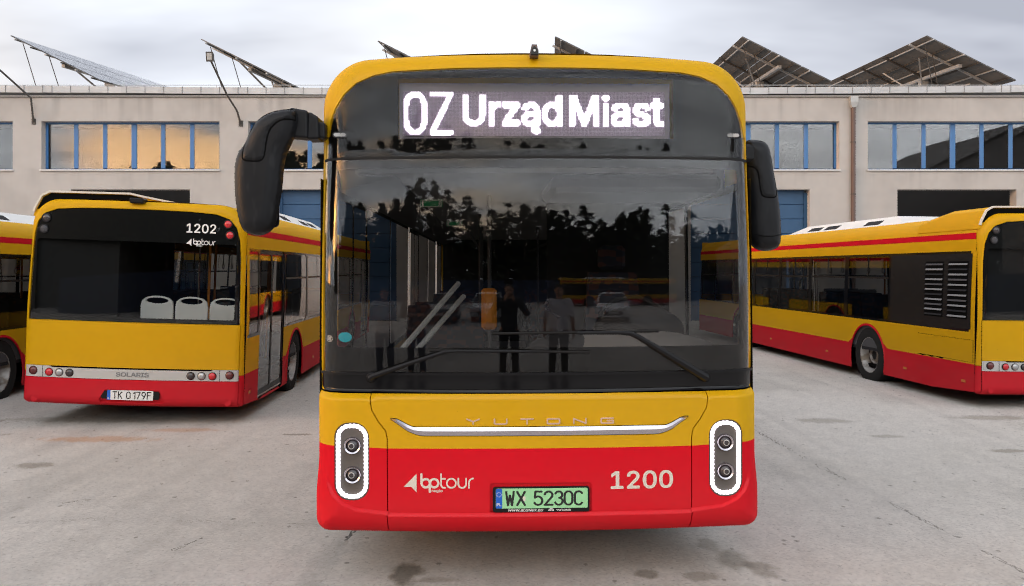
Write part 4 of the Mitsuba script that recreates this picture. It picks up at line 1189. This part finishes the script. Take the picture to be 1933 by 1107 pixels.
# ------------------------------------------------------------------ sun-tracking panels on the roof
def tracker():
    k = Kit()
    a, b = np.array([.8944, 0, -.4472]), np.array([.05, .9963, .07])
    nrm = np.cross(b, a)
    nrm /= np.linalg.norm(nrm)
    nrm *= np.sign(nrm[2])
    W, Lb, nb = 4.75, 16.0, 5
    at = lambda u, v, h=0: a * u + b * v + nrm * h
    for i in range(3):
        for j in range(nb):
            u0, u1 = i * W / 3 + .012, (i + 1) * W / 3 - .012
            v0, v1 = j * Lb / nb + .012, (j + 1) * Lb / nb - .012
            m = k.add('solar_panel', hull([at(u, v, h) for u in (u0, u1) for v in (v0, v1) for h in (0, .03)]), 'solar_back')
            k.add('glazing', hull([at(u, v, h) for u in (u0 + .02, u1 - .02) for v in (v0 + .02, v1 - .02) for h in (.036, .055)]), 'solar_glass', m)
    for u in (.35, 1.2, 1.95, 2.8, 3.55, 4.4):
        k.add('purlin', bar(at(u, -.12, -.04), at(u, Lb + .1, -.04), .06), 'galvanised' if u in (.35, 1.95, 3.55) else 'dark_steel')
    for v in (1.6, 4.8, 8.0, 11.2, 14.4):
        k.add('rafter', bar(at(-.05, v, -.11), at(W + .05, v, -.11), .09), 'galvanised' if v == 1.6 else 'dark_steel')
    c = at(W * .52, 4.8, -.35)
    k.add('torque_tube', bar(at(W * .5, .8, -.22), at(W * .5, 15.2, -.22), .16), 'galvanised')
    for v, nm in ((4.8, 'mast'), (11.5, 'mast')):
        q = at(W * .52, v, -.30)
        k.add(nm, cat(tube([q, (q[0], q[1], -5.0)], .14, 12), box(q[0] - .22, q[0] + .22, q[1] - .15, q[1] + .15, q[2] - .4, q[2] + .05, .03)), 'galvanised', smooth=40)
        for u, vv in ((1.0, v - 2.2), (3.9, v - 2.2), (1.0, v + 2.2), (3.9, v + 2.2)):
            k.add('strut', bar(at(u, vv, -.12), (q[0], q[1], q[2] - .9), .07), 'galvanised')
    g = at(2.0, 2.5, 0)
    for u, v in ((.3, .6), (1.1, 1.4), (3.9, 9.0)):
        p = at(u, v, -.1)
        k.add('guy_rod', tube([p, (p[0] + 1.15, p[1] + .6, -5.0)], .022, 5), 'dark_steel')
    return k


TR = tracker()
for i, (px, z, txt) in enumerate(((-23.7, 12.83, 'edge-on solar tracker at the far left, thin struts under its raised tip'), (-14.71, 12.66, 'solar tracker second from left, dark underside just showing'),
                                  (-6.36, 12.58, 'solar tracker tip peeking over the lit bus, left of its roof camera'), (2.01, 12.78, 'solar tracker tip peeking over the lit bus, right of its roof camera'),
                                  (10.84, 12.78, 'solar tracker with dark grid underside beside the lit bus roof corner'), (19.55, 12.83, 'solar tracker at the far right, its whole underside and mast visible'))):
    key = 'solar_tracker' + ('_%03d' % i if i else '')
    TR.place(key, T().translate([px, 38.0, z]))
    say(key, txt, 'solar panel', 'solar trackers on the depot roof')
# ------------------------------------------------------------------ behind the camera: what the windscreens reflect
mat('skin', (.42, .24, .17), .55)
mat('hair_dark', (.035, .026, .02), .7)
mat('shirt_grey', (.70, .69, .74), .9)
mat('jacket_dark', (.022, .025, .035), .8)
mat('shirt_white', (.62, .61, .60), .9)
mat('shirt_check', proc(lambda p, n, uv: mix(mi.Color3f(.30, .24, .22), mi.Color3f(.10, .06, .06), smoothstep(.45, .5, noise(p.x * 30, p.z * 30, 0.0)))), .9)
mat('denim', (.045, .06, .10), .9)
mat('trousers_dark', (.015, .016, .02), .9)
mat('shoe', (.02, .02, .02), .6)
mat('phone', (.01, .01, .012), .2)


def ball(c, r, n=10):
    m = trimesh.creation.icosphere(subdivisions=2, radius=1.0)
    return np.asarray(c, float) + m.vertices * np.asarray(r, float)


def chain(bones, edge=.03, rounds=8):
    """One skin over bones given as [(point, radius), (point, radius)]."""
    acc = m3.Manifold()
    for a, b in bones:
        acc += m3.Manifold.hull_points(np.vstack([ball(*a), ball(*b)]))
    q = acc.refine_to_length(edge).to_mesh()
    t = trimesh.Trimesh(q.vert_properties[:, :3], q.tri_verts, process=True)
    trimesh.smoothing.filter_taubin(t, .5, .53, rounds)
    return t


def hand(w, d, up, s, grip=.5):
    """Palm, four fingers and a thumb at the wrist w, pointing along d; up is the back of the hand."""
    d, up = np.array(d, float), np.array(up, float)
    d /= np.linalg.norm(d)
    side_ = np.cross(d, up) * s
    b = [((w, .026), (w + d * .09 + side_ * .028, .017)), ((w, .026), (w + d * .09 - side_ * .028, .017))]
    for i, l in enumerate((.068, .078, .072, .055)):
        k0 = w + d * .09 + side_ * (.030 - .020 * i)
        k1 = k0 + (d * math.cos(.5 * grip) - up * math.sin(.5 * grip)) * l * .5
        k2 = k1 + (d * math.cos(1.3 * grip) - up * math.sin(1.3 * grip)) * l * .5
        b += [((k0, .0095), (k1, .009)), ((k1, .009), (k2, .0075))]
    t0 = w + d * .03 + side_ * .028
    t1 = t0 + (d * .6 + side_ * .8) * .045
    return b + [((t0, .013), (t1, .011)), ((t1, .011), (t1 + (d * .9 + side_ * .1 - up * .3) * .035, .009))]


def person(key, x, y, yaw, h, top, legs, label, pose='stand', hair='hair_dark', sleeve=.5):
    k = Kit()
    H = h / 1.78
    P = lambda *q: np.array(q, float) * H
    hip, kn, an = [P(s * .095, 0, .93) for s in (-1, 1)], [P(s * .11, -.02, .50) for s in (-1, 1)], [P(s * .125, .02, .085) for s in (-1, 1)]
    sh = [P(s * .185, .0, 1.46) for s in (-1, 1)]
    if pose == 'photo':
        el, wr = [P(s * .33, -.12, 1.24) for s in (-1, 1)], [P(s * .085, -.33, 1.50) for s in (-1, 1)]
    elif pose == 'cross':
        el, wr = [P(s * .28, -.04, 1.20) for s in (-1, 1)], [P(-s * .08, -.22, 1.22) for s in (-1, 1)]
    else:
        el, wr = [P(s * .255, .02, 1.17) for s in (-1, 1)], [P(s * .27, -.05, .92) for s in (-1, 1)]
    neck, head = P(0, .0, 1.50), P(0, -.02, 1.67)
    bones = [((neck, .055 * H), (head - P(0, -.01, .06), .055 * H)), ((head, P(.075, .095, .105)), (head + P(0, -.015, -.07), P(.055, .07, .05)))]
    bones += [((head + P(0, -.095, .0), P(.010, .012, .02)), (head + P(0, -.105, -.03), P(.015, .014, .012)))]
    for s in (-1, 1):
        bones += [((head + P(s * .077, .005, .01), P(.008, .018, .028)), (head + P(s * .077, .005, -.02), P(.007, .012, .015)))]
    bones += [((P(0, 0, 1.40), P(.15, .095, .10)), (P(0, 0, 1.12), P(.125, .09, .08))), ((P(0, 0, 1.12), P(.125, .09, .08)), (P(0, 0, .95), P(.15, .10, .08)))]
    for i in (0, 1):
        bones += [((sh[i], .055 * H), (el[i], .042 * H)), ((el[i], .042 * H), (wr[i], .028 * H)), ((hip[i], .085 * H), (kn[i], .056 * H)), ((kn[i], .056 * H), (an[i], .04 * H)),
                  ((an[i], .04 * H), (an[i] + P(0, -.16, -.05), .032 * H))]
        d = (wr[i] - el[i]) if pose != 'photo' else P(-(-1, 1)[i] * .3, -.2, 1)
        up = P((-1, 1)[i] * 1, .2, 0) if pose != 'photo' else P((-1, 1)[i] * .9, 0, .3)
        bones += hand(wr[i], d, up / np.linalg.norm(up), (-1, 1)[i] * (1 if pose == 'photo' else -1), .6)
    k.add('body', chain(bones, .022), 'skin', smooth=True)
    tb = [((P(0, 0, 1.42), P(.165, .112, .10)), (P(0, 0, 1.12), P(.150, .110, .08))), ((P(0, 0, 1.12), P(.150, .110, .08)), (P(0, 0, .92), P(.168, .118, .05))), ((neck - P(0, 0, .03), .072 * H), (P(0, 0, 1.40), .10 * H))]
    for i in (0, 1):
        e = sh[i] + (el[i] - sh[i]) * min(1, sleeve * 2)
        tb += [((P((-1, 1)[i] * .12, 0, 1.45), .075 * H), (sh[i], .072 * H)), ((sh[i], .072 * H), (e, .060 * H))]
        if sleeve > .6:
            tb += [((el[i], .058 * H), (el[i] + (wr[i] - el[i]) * .92, .042 * H))]
    k.add('top', chain(tb, .03, 4), top, smooth=True)
    lb = [((P(0, 0, .95), P(.160, .112, .06)), (P(0, 0, .86), P(.158, .112, .06)))]
    for i in (0, 1):
        lb += [((hip[i] - P(0, 0, .06), .098 * H), (kn[i], .072 * H)), ((kn[i], .072 * H), (an[i] + P(0, 0, .02), .062 * H))]
    k.add('trousers', chain(lb, .03, 4), legs, smooth=True)
    for i in (0, 1):
        k.add('shoe', chain([((an[i] - P(0, -.03, .035), .048 * H), (an[i] + P(0, -.17, -.048), .038 * H))], .02, 3), 'shoe', smooth=True)
    k.add('hair', chain([((head + P(0, .018, .035), P(.082, .095, .085)), (head + P(0, .045, -.03), P(.070, .062, .06)))], .02, 3), hair, smooth=True)
    for s in (-1, 1):
        k.add('eye', trimesh.Trimesh(ball(head + P(s * .032, -.088, .012), .010 * H), trimesh.creation.icosphere(subdivisions=2).faces), 'shoe')
    if pose == 'photo':
        k.add('mouth', box(-.025, .025, -.112 * H, -.10 * H, 1.575 * H, 1.583 * H), 'lamp_dark_red')
    k.place(key, T().translate([x, y, 0]).rotate([0, 0, 1], yaw))
    say(key, label, 'person', 'people reflected in the windscreen')


person('person', .02, -.42, 180, 1.80, 'jacket_dark', 'trousers_dark', 'person in a dark jacket photographing the bus, reflected in mid windscreen', 'photo', sleeve=1)
pk = Kit()
pk.add('case', box(-.078, .078, -.062, -.052, 1.795, 1.868, .003), 'phone')
pk.place('smartphone')
say('smartphone', 'black phone held up by the reflected photographer', 'phone')
person('person_001', .95, -.25, 184, 1.78, 'shirt_grey', 'trousers_dark', 'person in grey T-shirt with hands down, reflected right of the photographer', 'stand', sleeve=.4)
person('person_002', -2.35, -.2, 170, 1.72, 'shirt_white', 'denim', 'person in a white top, faintly reflected at the windscreen left', 'cross', sleeve=1)
person('person_003', -1.80, -.5, 175, 1.76, 'shirt_check', 'denim', 'person in a patterned shirt, faintly reflected beside the white top', 'cross', sleeve=.5)

mat('car_silver', (.40, .41, .42), .3, metallic=.5, clearcoat=1.0)
mat('car_dark', (.025, .028, .032), .25, clearcoat=1.0)
mat('car_white', (.70, .70, .70), .3, clearcoat=1.0)
mat('car_glass', (.012, .014, .015), .05)
mat('fence_blue', (.012, .035, .095), .6)


def car(paint):
    """A small hatchback; front end at y = 0 facing +y."""
    k = Kit()
    prof = [(0, .30), (.02, .62), (-.10, .74), (-.95, .93), (-1.05, .95), (-3.6, .98), (-3.92, .92), (-4.0, .62), (-3.98, .30)]
    arch_ = [Point(-.80, .31).buffer(.36), Point(-3.25, .31).buffer(.36)]
    side_poly = Polygon(prof).difference(shapely.union_all(arch_))
    m = yz(side_poly, -.86, 1.72)
    v = np.array(m.vertices)
    v[:, 0] *= 1 - .06 * (v[:, 2] > .8) - .10 * np.clip((v[:, 1] + .3) / .3, 0, 1) - .08 * np.clip((-3.7 - v[:, 1]) / .3, 0, 1)
    k.add('body', trimesh.Trimesh(v, m.faces, process=False), paint, smooth=20)
    gh = lambda w, z, y0, y1: [(s * w, y, z) for s in (-1, 1) for y in (y0, y1)]
    k.add('glasshouse', hull(gh(.79, .93, -1.0, -3.85) + gh(.60, 1.42, -1.85, -3.45)), 'car_glass')
    k.add('roof', hull(gh(.62, 1.415, -1.80, -3.50) + gh(.54, 1.475, -2.0, -3.35)), paint)
    for s in (-1, 1):
        for a, b in (((s * .80, -.98, .93), (s * .615, -1.83, 1.43)), ((s * .80, -3.86, .93), (s * .615, -3.48, 1.43)), ((s * .80, -2.35, .94), (s * .62, -2.35, 1.43))):
            k.add('pillar', bar(a, b, .06), paint)
        k.add('headlight', hull([(s * x, y, z) for x, y, z in ((.50, .0, .66), (.76, -.10, .68), (.78, -.28, .80), (.55, -.10, .76), (.52, .012, .70))]), 'lamp_clear')
        k.add('door_mirror', box(min(s * .84, s * 1.0), max(s * .84, s * 1.0), -1.25, -1.12, .93, 1.05, .03), paint)
        for y in (-.80, -3.25):
            wheel(k, .84, y, s, .31, .20)
    k.add('grille', xz(rrect(-.45, .45, .38, .56, .03), .0, -.02), 'dark_void')
    k.add('number_plate', xz(rrect(-.26, .26, .44, .55, .01), .028, -.006), 'plate_white')
    return k


for key, x, y, yaw, paint, label in (('parked_car', -3.2, -10.2, -4, 'car_dark', 'dark hatchback reflected left of the orange validator in the windscreen'),
                                     ('parked_car_001', -1.0, -11.5, 0, 'car_silver', 'silver hatchback reflected just left of the photographer'),
                                     ('parked_car_002', 5.2, -10.8, 14, 'car_white', 'white hatchback reflected at the right of the windscreen')):
    car(paint).place(key, T().translate([x, y, 0]).rotate([0, 0, 1], yaw))
    say(key, label, 'car', 'cars reflected in the windscreen')
bus_at('city_bus_004', 5.0, -29.0, -88, 0, 0, 'yellow bus reflected in the windscreen behind the two standing people')

k = Kit()
for i in range(30):
    x0 = -36 + i * 2.5
    k.add('panel', cat(*[box(x0 + j * .25, x0 + j * .25 + .235, -34 - .02 * (j % 2), -33.96 - .02 * (j % 2), .1, 2.6) for j in range(10)]), 'fence_blue')
    k.add('post', box(x0 - .05, x0 + .0, -33.95, -33.87, 0, 2.7), 'dark_steel')
k.place('yard_fence')
say('yard_fence', 'blue sheet-metal yard fence reflected low in the windscreen', 'fence')

k = Kit()
gx0, gx1, gy0, gy1 = 34.0, 66.0, -46.0, -20.0
k.add('wall', cat(box(gx0, gx1, gy1 - .3, gy1, 0, 7.5), box(gx0, gx0 + .3, gy0, gy1 - .3, 0, 7.5)), 'concrete')
k.add('gable', xz(Polygon([(gx0, 7.5), (gx1, 7.5), ((gx0 + gx1) / 2, 15.5)]), gy1, -.3), 'concrete')
k.add('roof', cat(hull([(gx0 - .5, y, 7.3) for y in (gy0, gy1 + .6)] + [((gx0 + gx1) / 2, y, 15.6) for y in (gy0, gy1 + .6)] + [(gx0 - .5, y, 7.55) for y in (gy0, gy1 + .6)] + [((gx0 + gx1) / 2, y, 15.85) for y in (gy0, gy1 + .6)]),
                  hull([(gx1 + .5, y, 7.3) for y in (gy0, gy1 + .6)] + [((gx0 + gx1) / 2 + .01, y, 15.6) for y in (gy0, gy1 + .6)] + [(gx1 + .5, y, 7.55) for y in (gy0, gy1 + .6)] + [((gx0 + gx1) / 2 + .01, y, 15.85) for y in (gy0, gy1 + .6)])), 'dark_steel')
k.place('storage_hall')
say('storage_hall', 'dark gabled hall reflected in the right-hand depot windows', 'building')

# pine wood beyond the yard
scene['needles'] = {'type': 'twosided', 'bsdf': {'type': 'principled', 'base_color': proc(lambda p, n, uv: mi.Color3f(.030, .045, .022) * (.6 + .8 * noise(p.x * .8, p.y * .8, p.z * .8))), 'roughness': .8}}
mat('bark', (.11, .075, .05), .9)
rng = np.random.default_rng(12)
VV, FF, TV, k0 = [], [], [], 0
for i in range(300):                                               # pines: whorls of ragged branches on a bare lower trunk
    t = rng.uniform(-1, 1)
    x = t * 125
    y = -60 - rng.uniform(0, 26) + 22 * max(0, abs(t) - .5) * 1.6
    h = rng.uniform(16.8, 20.3) * (.95 + .07 * math.sin(t * 9) * math.sin(t * 23 + 1))
    h *= .96 + .20 * (sst(-4, 12, -x) - sst(28, 42, -x)) - .35 * sst(57, 68, -x) + .12 * sst(18, 30, x) - .24 * sst(34, 44, x)
    TV.append(tube([(x, y, 0), (x, y, h * .95)], [.22, .05], 5, False))
    nb, m_ = 62, 30
    f = np.sort(rng.random(nb)) ** .85
    zb_ = h * (.22 + .77 * f)
    ln = (3.1 * np.minimum(1, (1 - f) * 2.6) ** .8 + .30) * rng.uniform(.45, 1.15, nb)
    an_ = rng.random(nb) * 2 * np.pi
    q = rng.random((nb, m_)) ** .7
    rr_ = ln[:, None] * q
    c = np.stack([x + rr_ * np.cos(an_)[:, None], y + rr_ * np.sin(an_)[:, None], zb_[:, None] + .28 * rr_ * rng.uniform(-.6, 1.0, (nb, 1)) + rng.normal(size=(nb, m_)) * .13], -1).reshape(-1, 3)
    n = len(c)
    d = rng.normal(size=(n, 3, 3)) * np.array([.30, .30, .17]) * rng.uniform(.6, 1.2, (n, 1, 1))
    VV.append((c[:, None] + d).reshape(-1, 3))
    FF.append(np.arange(3 * n).reshape(-1, 3) + k0)
    k0 += 3 * n
n = 30000                                                           # undergrowth and inner branches between the trunks
t = rng.uniform(-1, 1, n)
c = np.stack([t * 125, -63 - rng.uniform(0, 22, n) + 40 * np.maximum(0, np.abs(t) - .5), 12.5 * rng.random(n) ** 1.25], 1)
VV.append((c[:, None] + rng.normal(size=(n, 3, 3)) * np.array([.9, .9, .6])).reshape(-1, 3))
FF.append(np.arange(3 * n).reshape(-1, 3) + k0)
scene['pine_wood__crowns'] = ply(trimesh.Trimesh(np.vstack(VV), np.vstack(FF), process=False), 'needles')
scene['pine_wood__trunks'] = ply(cat(TV), 'bark')
say('pine_wood', 'dark pine wood beyond the yard, seen as a black treeline in the glass', 'wood', kind='stuff')
